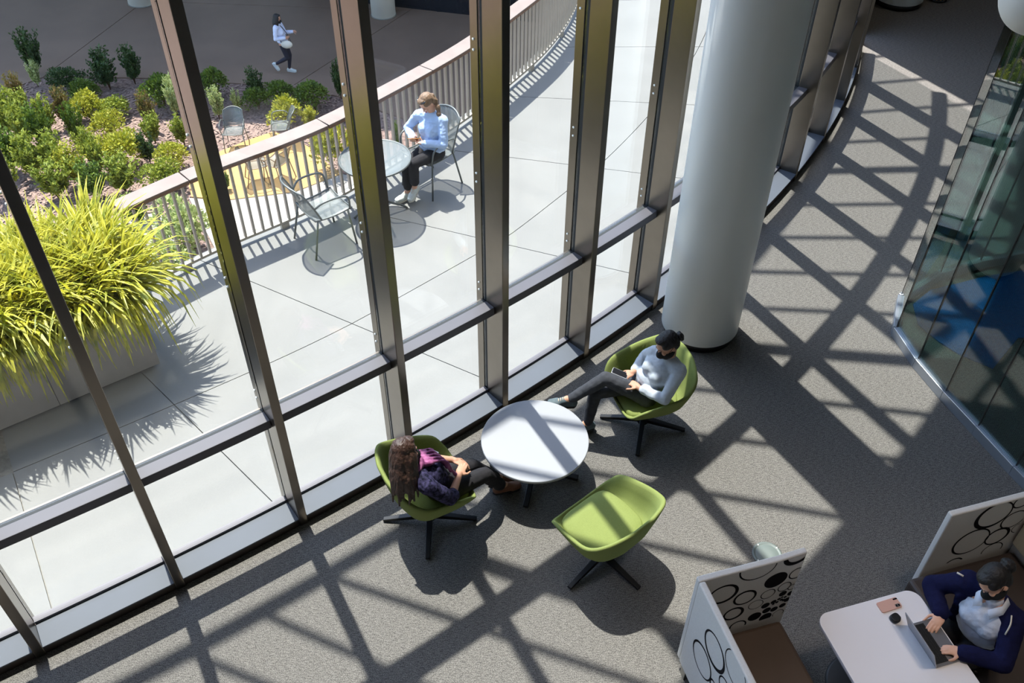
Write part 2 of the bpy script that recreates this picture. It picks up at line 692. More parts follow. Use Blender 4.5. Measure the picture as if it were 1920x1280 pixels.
edge_out = offset(RP, 0.16)
mid = smooth_path([Vector(p) for p in [(-8, 2.5), (-6.6, 3.3), (-5.2, 4.15), (-3.63, 5.19), (-2.39, 6.06), (-1.65, 6.64), (-1.13, 7.12), (-.32, 7.89), (-.01, 8.2), (.7, 9.13), (1.14, 9.74),
                                       (1.8, 10.87), (2.5, 12.3), (3.0, 13.8), (3.3, 15.6), (3.4, 17.6)]], 400)
inn = [F(s, 0.31) for s in np.arange(-5.5, 17.4, 0.06)]
RAD = [((-7.6, 4.6), (-5.0, 2.2)), ((-5.2, 6.6), (-3.4, 3.7)), ((-3.34, 5.97), (-1.92, 4.58)), ((-2.64, 7.33), (-.23, 5.97)), ((-1.32, 8.46), (1.3, 7.5)), ((-.02, 9.72), (1.56, 9.39)),
       ((.17, 11.2), (1.82, 11.07)), ((.79, 12.66), (2.07, 12.69)), ((.9, 14.2), (3.0, 14.4)), ((1.0, 15.8), (3.0, 16.1))]


def hit(path, p, q):
    p, q = Vector(p), Vector(q)
    d = q - p
    for i in range(len(path) - 1):
        a, b = path[i], path[i + 1]
        e = b - a
        den = d.x * e.y - d.y * e.x
        if abs(den) < 1e-12:
            continue
        w = a - p
        t = (w.x * e.y - w.y * e.x) / den
        u = (w.x * d.y - w.y * d.x) / den
        if 0 <= u <= 1 and -3 < t < 4:
            return i + u
    return None


def cut(path, k0, k1, n=9):
    out = []
    for j in range(n):
        k = k0 + (k1 - k0) * j / (n - 1)
        i = min(int(k), len(path) - 2)
        out.append(path[i].lerp(path[i + 1], k - i))
    return out


def shrink(poly, g):
    """pull a polygon in by g"""
    n = len(poly)
    c = sum(poly, Vector((0, 0))) / n
    out = []
    for i in range(n):
        a, b, d = poly[i - 1], poly[i], poly[(i + 1) % n]
        e1, e2 = (b - a), (d - b)
        if e1.length < 1e-6 or e2.length < 1e-6:
            out.append(b)
            continue
        e1.normalize(); e2.normalize()
        n1, n2 = Vector((-e1.y, e1.x)), Vector((-e2.y, e2.x))
        m = n1 + n2
        if m.length < 1e-6:
            out.append(b)
            continue
        m.normalize()
        s = g / max(0.35, m.dot(n1))
        q = b + m * s
        if (q - c).length > (b - c).length + 1e-6 and abs(g) > 0:
            q = b - m * s
        out.append(q)
    return out


ter = tag(empty('terrace'), kind='structure')
ter.name = 'terrace'
MB().prism([tuple(q) for q in inn] + [tuple(q) for q in reversed(edge_out)], -0.30, -0.02).build('slab_bed', 'concrete_joint', ter)
ks = [(hit(inn, *r), hit(mid, *r), hit(edge_out, *r)) for r in RAD]
for i in range(len(RAD) - 1):
    for ring in (0, 1):
        a, b = ks[i], ks[i + 1]
        if None in (a[ring], a[ring + 1], b[ring], b[ring + 1]):
            continue
        P0 = (inn, mid, edge_out)[ring]
        P1 = (inn, mid, edge_out)[ring + 1]
        pl = cut(P0, a[ring], b[ring]) + list(reversed(cut(P1, a[ring + 1], b[ring + 1])))
        MB().prism([tuple(q) for q in shrink(pl, 0.0042)], -0.10, 0.0).build('paving_slab', 'concrete', ter)
# retaining wall below the terrace edge
tag(MB().strip([(0.0, LOW), (0.16, LOW), (0.16, -0.02), (0.0, -0.02)], Curve(RP[::4])).build('wall_terrace', 'planter_grey'), kind='structure')

# ------------------------------------------------------------------ railing
rail = tag(empty('railing'), 'curved terrace railing with flat pale balusters and wide timber cap', 'railing')
RS = smooth_path([Vector(p) for p in RAILB[3:]], 900)
i0 = 0
RL = [0.0]
for i in range(1, len(RS)):
    RL.append(RL[-1] + (RS[i] - RS[i - 1]).length)


def rail_at(L):
    j = int(np.searchsorted(RL, L)) - 1
    j = max(0, min(j, len(RS) - 2))
    w = (L - RL[j]) / max(RL[j + 1] - RL[j], 1e-9)
    p = RS[j].lerp(RS[j + 1], w)
    d = (RS[j + 1] - RS[j]).normalized()
    return p, d


def rail_len(pt):
    return RL[min(range(len(RS)), key=lambda i: (RS[i] - pt).length)]


CAPZ = (1.00, 1.045)
seams = [0.0] + [rail_len(at(u, v, 1.04).xy) for u, v in ((354, 339), (610, 232), (806, 130), (940, 55))]
while seams[-1] + 1.7 < RL[-1]:
    seams.append(seams[-1] + 1.7)
seams.append(RL[-1])
for a, b in zip(seams[:-1], seams[1:]):
    n = 9
    pts = [rail_at(a + 0.006 + (b - a - 0.012) * i / (n - 1))[0] for i in range(n)]
    cp = MB().strip([(-0.10, CAPZ[0] + .012), (0.10, CAPZ[0] + .012), (0.10, CAPZ[1]), (-0.10, CAPZ[1])], Curve(pts)).build('timber_cap', 'cap_wood', rail, bevel=0.004)
    MB().strip([(-0.102, CAPZ[0]), (0.10, CAPZ[0]), (0.10, CAPZ[0] + .03), (-0.102, CAPZ[0] + .03)], Curve(pts)).build('cap_edge', 'cap_edge', cp)
MB().strip([(-0.02, 0.965), (0.02, 0.965), (0.02, 1.0), (-0.02, 1.0)], Curve([rail_at(L)[0] for L in np.arange(0, RL[-1], 0.15)])).build('top_bar', 'rail_metal', rail)
MB().strip([(-0.02, 0.06), (0.02, 0.06), (0.02, 0.09), (-0.02, 0.09)], Curve([rail_at(L)[0] for L in np.arange(0, RL[-1], 0.15)])).build('bottom_bar', 'rail_metal', rail)
bal_me = MB().box((0, 0, 0), (0.034, 0.022, 0.88)).mesh('baluster', 'rail_metal')
L = 0.05
while L < RL[-1]:
    p, d = rail_at(L)
    b = link('baluster', bal_me, rail)
    b.location = (p.x, p.y, 0.53)
    b.rotation_euler = (0, 0, math.atan2(d.y, d.x) + math.pi / 2)
    L += 0.104
post_me = MB().box((0, 0, 0.03), (0.09, 0.05, 0.06)).mesh('foot_bracket', 'rail_metal')
for L in np.arange(0.5, RL[-1], 1.15):
    p, d = rail_at(L)
    b = link('foot_bracket', post_me, rail)
    b.location = (p.x, p.y, 0.0)
    b.rotation_euler = (0, 0, math.atan2(d.y, d.x))

# ------------------------------------------------------------------ lower ground: plaza, mulch bed, patio
edge = [(-30, 20.0), (-16, 20.4), (-12.84, 21.02), (-12.75, 21.73), (-12.03, 22.34), (-9.54, 22.27), (-8.68, 22.2), (-6.4, 21.95), (-4.49, 21.42), (-2.5, 20.2), (-1.0, 18.6), (0.3, 16.5), (0.5, 12)]
tag(MB().box((-8, 14, LOW - 0.30), (60, 26, 0.2)).build('garden_bed', 'mulch'), kind='structure')
bpy.data.objects['garden_bed'].location.z = 0.19
pz = tag(empty('plaza'), kind='structure')
MB().prism([(-30, 18.8), (12, 12), (12, 40), (-30, 40)], LOW - 0.55, LOW - 0.40).build('plaza_bed', 'plaza_joint', pz)
# joint lines of the plaza: each a pair of points
PJ = [((-30, 19), (-26, 40)), ((-18.6, 20.0), (-16.0, 40)), ((-12.23, 22.30), (-8.0, 38.2)), ((-5.72, 21.86), (4.6, 40)), ((0.5, 15.8), (12, 36))]
cut_lines = [26.6, 40]
for a, b in zip(PJ[:-1], PJ[1:]):
    A0, A1, B0, B1 = Vector(a[0]), Vector(a[1]), Vector(b[0]), Vector(b[1])

    def on(P, Q, y):
        t = (y - P.y) / (Q.y - P.y)
        return P.lerp(Q, t)
    inner_edge = [Vector(q) for q in edge if A0.x < q[0] < B0.x]
    near = [A0] + inner_edge + [B0]
    far = [on(B0, B1, 26.75 - (B0.x + 9) * 0.08), on(A0, A1, 26.75 - (A0.x + 9) * 0.08)]
    MB().prism([tuple(q) for q in shrink(near + far, 0.012)], LOW - 0.2, LOW + 0.02).build('paving_slab', 'plaza_concrete', pz)
    near2 = [far[1], far[0]]
    far2 = [on(B0, B1, 36), on(A0, A1, 36)]
    MB().prism([tuple(q) for q in shrink(near2 + far2, 0.012)], LOW - 0.2, LOW + 0.02).build('paving_slab', 'plaza_concrete', pz)
patio = [at(u, v, LOW).xy for u, v in ((350, 330), (416, 286), (470, 264), (513, 250), (550, 262), (583, 281), (624, 317), (643, 328), (552, 363), (427, 378), (360, 372))]
tag(MB().prism([tuple(q) for q in patio], LOW - 0.2, LOW + 0.05).build('patio', 'patio_tan'), kind='structure')
pale = [at(u, v, LOW).xy for u, v in ((355, 374), (427, 379), (552, 364), (643, 329), (700, 345), (700, 470), (560, 470), (430, 520))]
tag(MB().prism([tuple(q) for q in pale], LOW - 0.2, LOW + 0.045).build('garden_path', 'path_pale'), kind='structure')
pale2 = [at(u, v, LOW).xy for u, v in ((200, 420), (300, 400), (340, 470), (350, 540), (220, 560))]
tag(MB().prism([tuple(q) for q in pale2], LOW - 0.2, LOW + 0.045).build('garden_path', 'path_pale'), kind='structure')

# building over the plaza: soffit, two columns, dark glass front
so_y = lambda x: 22.9 - (x + 10) * 0.085
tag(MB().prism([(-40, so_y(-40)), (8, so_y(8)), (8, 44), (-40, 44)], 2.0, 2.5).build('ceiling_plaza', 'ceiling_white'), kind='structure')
tag(MB().prism([(-6.3, 27.42), (8, 24.0), (8, 24.4), (-6.3, 27.85)], LOW, 2.0).build('wall_plaza', 'dark_glass'), kind='structure')
for (x, y, r, lab) in ((-11.0, 26.95, 0.42, 'pale concrete plaza column left of the walking person'), (-3.8, 26.2, 0.35, 'pale concrete plaza column beside the dark glass front')):
    c = tag(empty('plaza_column', (x, y, LOW)), lab, 'column')
    MB().lathe([(r, 0.02), (r, 7.6)], seg=32).build('shaft', 'plaza_column', c, True)
    MB().lathe([(r + .02, 0.02), (r + .02, 0.05)], seg=32).build('base_ring', 'concrete_joint', c, True)

# ------------------------------------------------------------------ indoor white columns
def white_column(x, y, r, lab):
    c = tag(empty('round_column', (x, y, 0)), lab, 'column')
    MB().lathe([(r - .03, 0), (r - .03, 0.09)], seg=64).build('base', 'black_base', c, True)
    MB().lathe([(r - .012, 0.085), (r, 0.097), (r, ROOF_Z)], seg=96).build('shaft', 'column_white', c, True)


white_column(1.805, 6.68, 0.365, 'large white round column beside the seated person in grey')
white_column(5.97, 14.28, 0.37, 'white round column standing far back near the wicker basket')

# ------------------------------------------------------------------ planting
mat('leaf_yellow', srgb(122, 134, 34), 0.55, 0, col2=srgb(192, 186, 66), scale=9, transl=0.3)
mat('leaf_lime', srgb(94, 114, 30), 0.55, 0, col2=srgb(164, 170, 66), scale=9, transl=0.3)
mat('leaf_green', srgb(58, 84, 26), 0.55, 0, col2=srgb(116, 138, 44), scale=8, transl=0.25)
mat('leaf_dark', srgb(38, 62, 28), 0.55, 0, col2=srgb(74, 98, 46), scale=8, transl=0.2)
mat('leaf_pale', srgb(120, 140, 70), 0.55, 0, col2=srgb(206, 212, 150), scale=12, transl=0.25)
mat('leaf_red', srgb(92, 104, 40), 0.55, 0, col2=srgb(136, 104, 62), scale=8, transl=0.25)
mat('stem_brown', srgb(84, 62, 44), 0.8)
mat('blade', srgb(112, 124, 20), 0.5, 0, col2=srgb(206, 196, 58), scale=9, transl=0.35, detail=6)


def leaves(kind, n, size, rng):
    """unit shrub (about 1 wide, 1 tall) as leaf quads; kind 'mound' or 'upright'"""
    vs, fs = [], []

    def leaf(p, d, sz):
        d = d / (np.linalg.norm(d) + 1e-9)
        s = np.cross(d, rng.normal(size=3))
        s /= np.linalg.norm(s) + 1e-9
        nrm = np.cross(s, d)
        o = len(vs)
        w = sz * 0.30
        vs.extend([p, p + d * sz * .5 + s * w + nrm * sz * .08, p + d * sz, p + d * sz * .5 - s * w + nrm * sz * .08])
        fs.append((o, o + 1, o + 2, o + 3))
    if kind == 'mound':
        lob = [(rng.normal(size=3) * 0.16 * np.array([1, 1, .6]) + np.array([0, 0, .1]), rng.uniform(.75, 1.0)) for _ in range(5)]
        for _ in range(n):
            c, k = lob[rng.integers(5)]
            u = rng.normal(size=3)
            u /= np.linalg.norm(u)
            u[2] = abs(u[2]) * .95 - .15
            r = 0.5 * (rng.uniform(.35, 1.0) ** .4) * k * .86
            p = c + u * np.array([r, r, r * 1.25]) + np.array([0, 0, .30])
            leaf(p, u + rng.normal(size=3) * .55 + np.array([0, 0, .35]), size * rng.uniform(.7, 1.3))
    else:
        ns = 17
        per = n // ns
        for i in range(ns):
            a = rng.uniform(0, 2 * math.pi)
            lean = rng.uniform(.05, .55)
            top = np.array([math.cos(a) * lean * .8, math.sin(a) * lean * .8, rng.uniform(.65, 1.05)])
            b = np.array([math.cos(a), math.sin(a), 0]) * .06
            for j in range(per):
                t = rng.uniform(.18, 1) ** .8
                p = b + (top - b) * t + rng.normal(size=3) * .035
                ang = rng.uniform(0, 2 * math.pi)
                leaf(p, np.array([math.cos(ang), math.sin(ang), .75]), size * rng.uniform(.7, 1.3) * (1.15 - .4 * t))
    me = bpy.data.meshes.new('foliage')
    me.from_pydata([tuple(v) for v in vs], [], fs)
    return me


SHRUB = {}
for nm, kind, n, size in (('m', 'mound', 1900, .075), ('u', 'upright', 1900, .10), ('b', 'mound', 1300, .105)):
    for v in range(2):
        SHRUB[nm + str(v)] = leaves(kind, n, size, np.random.default_rng(hash_seed := (ord(nm) * 7 + v)))
STEM = MB()
for i in range(5):
    a = i * 1.256
    STEM.tube([(0, 0, 0), (math.cos(a) * .06, math.sin(a) * .06, .3), (math.cos(a) * .16, math.sin(a) * .16, .6)], [.018, .013, .006], 5)
stem_me = STEM.mesh('stem', 'stem_brown', True)
_fol = {}


def shrub(u, v, w, h, shape, leaf, label, i, z=LOW + .04, cat='shrub', group='shrubs in the garden bed'):
    base = at(u, v + h * 0.38, z)
    d = (base - Vector((0, 0, CAM_H))).length
    ppm = FPX / d
    e = tag(empty('garden_shrub', base, random.uniform(0, 6.28)), label, cat, group)
    W = w / ppm * 1.0
    H = h / ppm * 1.25
    e.scale = (W, W, H)
    key = (shape + str(i % 2), leaf)
    if key not in _fol:
        me = SHRUB[key[0]].copy()
        me.materials.clear()
        me.materials.append(MATS['leaf_' + leaf])
        _fol[key] = me
    f = link('foliage', _fol[key], e)
    f['kind'] = 'stuff'
    link('stem', stem_me, e)
    return e


SHRUBS = [
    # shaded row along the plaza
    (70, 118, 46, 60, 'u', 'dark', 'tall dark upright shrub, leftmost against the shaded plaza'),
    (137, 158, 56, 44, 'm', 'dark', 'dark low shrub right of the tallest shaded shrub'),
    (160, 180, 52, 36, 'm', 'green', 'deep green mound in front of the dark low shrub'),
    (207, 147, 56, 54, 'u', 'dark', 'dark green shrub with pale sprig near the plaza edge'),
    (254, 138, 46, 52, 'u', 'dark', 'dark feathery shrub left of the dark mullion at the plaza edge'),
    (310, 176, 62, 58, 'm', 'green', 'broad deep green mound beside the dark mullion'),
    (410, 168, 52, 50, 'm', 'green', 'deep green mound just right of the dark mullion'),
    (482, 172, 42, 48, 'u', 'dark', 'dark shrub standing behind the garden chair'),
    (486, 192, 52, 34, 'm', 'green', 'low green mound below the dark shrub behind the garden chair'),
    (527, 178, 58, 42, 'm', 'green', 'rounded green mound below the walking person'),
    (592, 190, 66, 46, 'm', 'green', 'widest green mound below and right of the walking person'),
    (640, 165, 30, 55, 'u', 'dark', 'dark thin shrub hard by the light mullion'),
    # sunlit bed
    (44, 190, 36, 52, 'u', 'red', 'upright reddish shrub at the left corner of the bed'),
    (72, 150, 26, 34, 'u', 'pale', 'pale sprig growing before the tall dark shrub'),
    (128, 214, 44, 52, 'u', 'red', 'reddish upright shrub in the middle of the sunlit mulch'),
    (160, 206, 52, 40, 'b', 'yellow', 'yellow green shrub between reddish shrub and round bush'),
    (212, 208, 52, 30, 'b', 'lime', 'low lime shrub behind the round yellow bush'),
    (210, 243, 58, 46, 'm', 'yellow', 'neat round yellow green bush alone on the mulch'),
    (232, 290, 72, 56, 'b', 'yellow', 'large golden bush in front of the round one'),
    (284, 222, 40, 52, 'u', 'red', 'loose shrub with orange tips right of the round bush'),
    (292, 252, 48, 44, 'u', 'lime', 'lime sprigs below the orange tipped shrub'),
    (334, 198, 36, 58, 'u', 'pale', 'pale leafy shrub tucked left of the dark mullion'),
    (346, 254, 46, 44, 'u', 'lime', 'lime shrub touching the dark mullion'),
    (282, 288, 42, 44, 'u', 'dark', 'small dark green shrub between two golden bushes'),
    (334, 300, 62, 42, 'm', 'yellow', 'golden cushion bush above the timber cap'),
    (306, 330, 62, 44, 'b', 'lime', 'lime bush directly behind the railing end'),
    (150, 248, 42, 58, 'u', 'green', 'upright green shrub in the centre left of the bed'),
    (168, 286, 44, 48, 'u', 'lime', 'lime upright shrub left of the large golden bush'),
    (236, 338, 82, 58, 'u', 'lime', 'wide lime shrub just beyond the planter grass'),
    (22, 232, 70, 70, 'u', 'lime', 'leafy lime shrub at the left picture edge'),
    (56, 254, 66, 62, 'u', 'lime', 'lime shrub beside the one at the left edge'),
    (90, 258, 52, 62, 'u', 'green', 'green sprigs among lime shrubs on the left'),
    (26, 300, 72, 62, 'u', 'green', 'green shrub low at the left edge above the grass'),
    (70, 310, 66, 60, 'u', 'lime', 'lime shrub above the planter grass, second from the edge'),
    (112, 302, 62, 60, 'u', 'lime', 'lime shrub above the planter grass, third from the edge'),
    (152, 322, 62, 56, 'u', 'yellow', 'yellow shrub above the planter grass, fourth from the edge'),
    (190, 306, 52, 54, 'u', 'lime', 'lime shrub left of the large golden bush base'),
    (18, 345, 70, 60, 'u', 'lime', 'lime shrub half hidden behind the grass at the left edge'),
    (110, 350, 80, 55, 'u', 'lime', 'lime shrub peeking over the middle of the grass'),
    (180, 350, 70, 55, 'u', 'green', 'green shrub peeking over the right of the grass'),
    (412, 206, 36, 48, 'u', 'pale', 'pale leafy shrub left of the garden chair back'),
    (448, 200, 22, 34, 'u', 'pale', 'small pale sprig behind the garden chair back'),
    (540, 216, 54, 48, 'b', 'yellow', 'bright yellow green bush behind the timber cap'),
    (580, 230, 38, 34, 'u', 'yellow', 'small yellow sprig right of the bright bush'),
    (622, 285, 60, 84, 'b', 'yellow', 'tall golden hedge seen through the balusters by the table'),
    (606, 262, 40, 40, 'b', 'yellow', 'golden hedge piece left of the tall one'),
    (745, 262, 26, 42, 'u', 'green', 'green sprig seen through balusters beside the phone reader'),
    (366, 432, 96, 88, 'b', 'pale', 'variegated shrub seen through the balusters at left'),
    (330, 500, 70, 56, 'b', 'pale', 'variegated shrub low behind the railing foot'),
    (262, 400, 66, 40, 'u', 'green', 'green shrub under the end of the timber cap'),
    (48, 215, 52, 46, 'u', 'lime', 'lime shrub below the reddish corner shrub'),
    (96, 228, 50, 46, 'u', 'lime', 'lime shrub left of the sunlit reddish shrub'),
    (425, 345, 26, 30, 'u', 'green', 'tiny green shrub at the near edge of the tan patio'),
    (487, 452, 22, 26, 'u', 'lime', 'tiny lime plant by the railing foot bracket'),
]
for i, (u, v, w, h, sh, lf, lb) in enumerate(SHRUBS):
    shrub(u, v, w, h, sh, lf, lb, i)

# wood chips lying on the bed
vs, fs = [], []
for i in range(9000):
    x, y = RNG.uniform(-14.5, -3.0), RNG.uniform(15.0, 22.0)
    a, l, w = RNG.uniform(0, 6.28), RNG.uniform(.025, .06), RNG.uniform(.012, .026)
    tz = RNG.uniform(-.02, .02)
    dx, dy = math.cos(a), math.sin(a)
    o = len(vs)
    z = LOW + .0 + RNG.uniform(0, .018)
    for sx, sy in ((-1, -1), (1, -1), (1, 1), (-1, 1)):
        vs.append((x + dx * l * sx - dy * w * sy, y + dy * l * sx + dx * w * sy, z + tz * sx))
    fs.append((o, o + 1, o + 2, o + 3))
me = bpy.data.meshes.new('wood_chips')
me.from_pydata(vs, [], fs)
me.materials.append(MATS['mulch_chip'])
tag(link('wood_chips', me), 'brown wood chips covering the garden bed', 'mulch', kind='stuff')

# ------------------------------------------------------------------ planter with overflowing grass
pf0, pf1 = Vector((-3.235, 6.10)), Vector((-4.38, 5.265))
pd = (pf1 - pf0).normalized()
pn = Vector((pd.y, -pd.x))
if pn.y < 0:
    pn = -pn
PL, PW, PH = 3.6, 0.95, 0.72
pl = tag(empty('planter', (pf0.x, pf0.y, 0)), 'grey concrete trough planter overflowing with yellow green grass', 'planter')


def pp(a, b):
    q = pd * a + pn * b
    return (q.x, q.y)


MB().prism([pp(.06, .05), pp(PL, .05), pp(PL, PW), pp(.06, PW)], 0.0, 0.06).build('plinth', 'planter_dark', pl)
for a0, a1 in ((0.0, 0.9), (0.905, 1.9), (1.905, PL)):
    MB().prism([pp(a0, 0), pp(a1, 0), pp(a1, .06), pp(a0, .06)], 0.05, PH).build('front_panel', 'planter_grey', pl, bevel=.004)
MB().prism([pp(0, .06), pp(.06, .06), pp(.06, PW), pp(0, PW)], 0.05, PH).build('end_panel', 'planter_grey', pl, bevel=.004)
MB().prism([pp(0.06, PW - .06), pp(PL, PW - .06), pp(PL, PW), pp(0.06, PW)], 0.05, PH).build('back_panel', 'planter_grey', pl)
MB().prism([pp(.06, .06), pp(PL, .06), pp(PL, PW - .06), pp(.06, PW - .06)], 0.1, PH - .05).build('soil', 'soil', pl)


def grass_mesh():
    rng = np.random.default_rng(3)
    vs, fs = [], []
    ncl = 26
    for c in range(ncl):
        ca = 0.16 + (c % 13) * 0.255 + rng.uniform(-.08, .08)
        cb = (0.24 if c < 13 else .66) + rng.uniform(-.07, .07)
        for i in range(470):
            ang = rng.uniform(0, 2 * math.pi)
            r = rng.uniform(0, .13)
            base = pd * (ca + math.cos(ang) * r) + pn * (cb + math.sin(ang) * r)
            out_a = ang + rng.normal() * .5
            lean = abs(rng.normal()) * .36 + .16
            L = rng.uniform(.55, .98)
            dirh = pd * math.cos(out_a) + pn * math.sin(out_a)
            # lit side hangs lower over the front
            droop = lean * (1.6 if math.sin(out_a) < -.2 else 1.15)
            seg = 7
            p = Vector((base.x, base.y, PH - .06))
            el = math.pi / 2 - lean * .5
            w0 = rng.uniform(.0045, .0085)
            side = Vector((-dirh.y, dirh.x, 0))
            if rng.uniform() < .5:
                tw = rng.uniform(-.8, .8)
                side = (side * math.cos(tw) + Vector((0, 0, 1)) * math.sin(tw))
            o = len(vs)
            for k in range(seg + 1):
                t = k / seg
                w = w0 * (0.6 + 1.2 * math.sin(min(1, t * 1.15) * math.pi * .92)) * (1.0 + .35 * (k % 2))
                if k == seg:
                    w = .0015
                vs.append(tuple(p - side * w)); vs.append(tuple(p + side * w))
                st = L / seg
                p = p + Vector((dirh.x * math.cos(el), dirh.y * math.cos(el), math.sin(el))) * st
                el -= droop * (0.30 + .55 * t)
                el = max(el, -1.35)
            for k in range(seg):
                a = o + 2 * k
                fs.append((a, a + 1, a + 3, a + 2))
    me = bpy.data.meshes.new('grass')
    me.from_pydata(vs, [], fs)
    me.materials.append(MATS['blade'])
    return me


g = link('grass', grass_mesh(), pl)
g['kind'] = 'stuff'
g['label'] = 'yellow green arching ornamental grass'

# ------------------------------------------------------------------ indoor lounge furniture
mat('green_fabric', srgb(127, 138, 80), 0.9, 0, 0.07, 160, 0.25, 400, spec=0.15)
mat('black_metal', srgb(22, 22, 25), 0.4, 0.2)
mat('table_white', srgb(150, 152, 158), 0.35, 0, 0.01, 3)
mat('table_edge', srgb(198, 204, 190), 0.5)
mat('mesh_metal', srgb(112, 118, 118), 0.45, 0.4, trans_alpha=0.5)
mat('mesh_table', srgb(120, 126, 126), 0.45, 0.4, trans_alpha=0.42)
mat('tube_metal', srgb(104, 108, 106), 0.4, 0.4)
mat('tube_brown', srgb(120, 98, 74), 0.5, 0.2)


def closed_smooth(pts, n):
    P = [Vector(p) for p in pts]
    m = len(P)
    out = []
    for i in range(m):
        a, b, c, d = P[i - 1], P[i], P[(i + 1) % m], P[(i + 2) % m]
        for k in range(16):
            t = k / 16
            out.append(0.5 * ((2 * b) + (c - a) * t + (2 * a - 5 * b + 4 * c - d) * t * t + (3 * b - a - 3 * c + d) * t ** 3))
    L = [0.0]
    for i in range(len(out)):
        L.append(L[-1] + (out[(i + 1) % len(out)] - out[i]).length)
    res, j = [], 0
    for k in range(n):
        t = L[-1] * k / n
        while L[j + 1] < t:
            j += 1
        w = (t - L[j]) / max(L[j + 1] - L[j], 1e-9)
        res.append(out[j].lerp(out[(j + 1) % len(out)], w))
    return res


def loops(mb, rings, cap_first=True, cap_last=True):
    k = len(rings[0])
    vs = [p for r in rings for p in r]
    fs = []
    for i in range(len(rings) - 1):
        for j in range(k):
            a, b = i * k + j, i * k + (j + 1) % k
            fs.append((a, b, b + k, a + k))
    if cap_first:
        fs.append(tuple(range(k - 1, -1, -1)))
    if cap_last:
        fs.append(tuple((len(rings) - 1) * k + j for j in range(k)))
    return mb.add(vs, fs)


RIM_HALF = [(.300, .0, .425), (.298, .19, .43), (.275, .285, .47), (.20, .345, .56), (.02, .375, .615), (-.16, .375, .66), (-.275, .295, .735), (-.335, .12, .775)]
RIM = RIM_HALF + [(-.342, 0, .78)] + [(x, -y, z) for x, y, z in reversed(RIM_HALF[1:])]


def lounge_chair(loc, face, legs, label):
    e = tag(empty('lounge_chair', (loc[0], loc[1], 0), face), label, 'chair', 'green swivel lounge chairs around the round table')
    rim = closed_smooth(RIM, 72)
    rings = []
    for k, (sc, zt) in enumerate(((.30, 0.0), (.52, .02), (.70, .16), (.84, .42), (.945, .75), (1.0, .965))):
        rings.append([Vector((p.x * sc - .01 * (1 - sc), p.y * sc, .335 + (p.z - .335) * zt)) for p in rim])
    rings.append([Vector((p.x * .985, p.y * .985, p.z + .006)) for p in rim])
    rings.append([Vector((p.x * .94, p.y * .94, p.z + .002)) for p in rim])
    rings.append([Vector((p.x * .90, p.y * .90, p.z - .02)) for p in rim])
    for sc, zt in ((.85, .66), (.78, .30), (.66, .10), (.4, .05)):
        rings.append([Vector((p.x * sc, p.y * sc, .375 + (p.z - .375) * zt)) for p in rim])
    sh = loops(MB(), rings).build('shell', 'green_fabric', e, True)
    seat = closed_smooth([(.275, .0), (.265, .18), (.20, .245), (.0, .26), (-.17, .215), (-.235, .0), (-.17, -.215), (.0, -.26), (.20, -.245), (.265, -.18)] if False else
                         [Vector((x, y, 0)) for x, y in ((.275, .0), (.265, .18), (.20, .245), (.0, .26), (-.17, .215), (-.235, .0), (-.17, -.215), (.0, -.26), (.20, -.245), (.265, -.18))], 48)
    rr = []
    for sc, z in ((.90, .37), (.985, .385), (1.0, .41), (.985, .432), (.94, .445), (.6, .452), (.2, .454)):
        rr.append([Vector((p.x * sc, p.y * sc, z)) for p in seat])
    loops(MB(), rr).build('seat_cushion', 'green_fabric', e, True)
    MB().lathe([(.05, .05), (.036, .085), (.03, .12), (.03, .30), (.10, .325), (.16, .345)], seg=20).build('pedestal', 'black_metal', e, True)
    for k in range(4):
        a = math.radians(legs) + k * math.pi / 2 - face
        d = Vector((math.cos(a), math.sin(a), 0))
        s = Vector((-d.y, d.x, 0))
        b = [d * .02 - s * .024, d * .37 - s * .018, d * .37 + s * .018, d * .02 + s * .024]
        m = MB().hexa([b[0] + Vector((0, 0, .055)), b[1] + Vector((0, 0, .008)), b[2] + Vector((0, 0, .008)), b[3] + Vector((0, 0, .055))],
                      [b[0] + Vector((0, 0, .10)), b[1] + Vector((0, 0, .030)), b[2] + Vector((0, 0, .030)), b[3] + Vector((0, 0, .10))])
        lg = m.build('leg', 'black_metal', e, bevel=.004)
        MB().lathe([(.014, 0), (.014, .012)], c=tuple(d * .35), seg=10).build('glide', 'black_metal', lg)
    return e


ch_right = lounge_chair((1.14, 5.44), math.radians(199), 168, 'green lounge chair nearest the white column, person in grey sitting in it')
ch_left = lounge_chair((-.636, 4.41), math.radians(28), 181, 'green lounge chair by the window holding the long haired person')
ch_empty = lounge_chair((.70, 4.06), math.radians(131), 225, 'empty green lounge chair in front of the round table')

t = tag(empty('coffee_table', (.19, 4.90, 0)), 'round white coffee table between the green chairs', 'table')
MB().lathe([(.425, .397), (.431, .400), (.431, .416), (.427, .420)], seg=96).build('table_top', 'table_white', t)
MB().lathe([(.424, .389), (.4305, .397), (.4305, .402)], seg=96).build('top_edge', 'table_edge', t)
MB().lathe([(.045, .05), (.03, .09), (.03, .36), (.12, .375), (.13, .39)], seg=24).build('pedestal', 'black_metal', t, True)
for k in range(4):
    a = math.radians(-101) + k * math.pi / 2
    d = Vector((math.cos(a), math.sin(a), 0))
    MB().bar(d * .02 + Vector((0, 0, .06)), d * .37 + Vector((0, 0, .018)), .045, .03).build('leg', 'black_metal', t, bevel=.004)

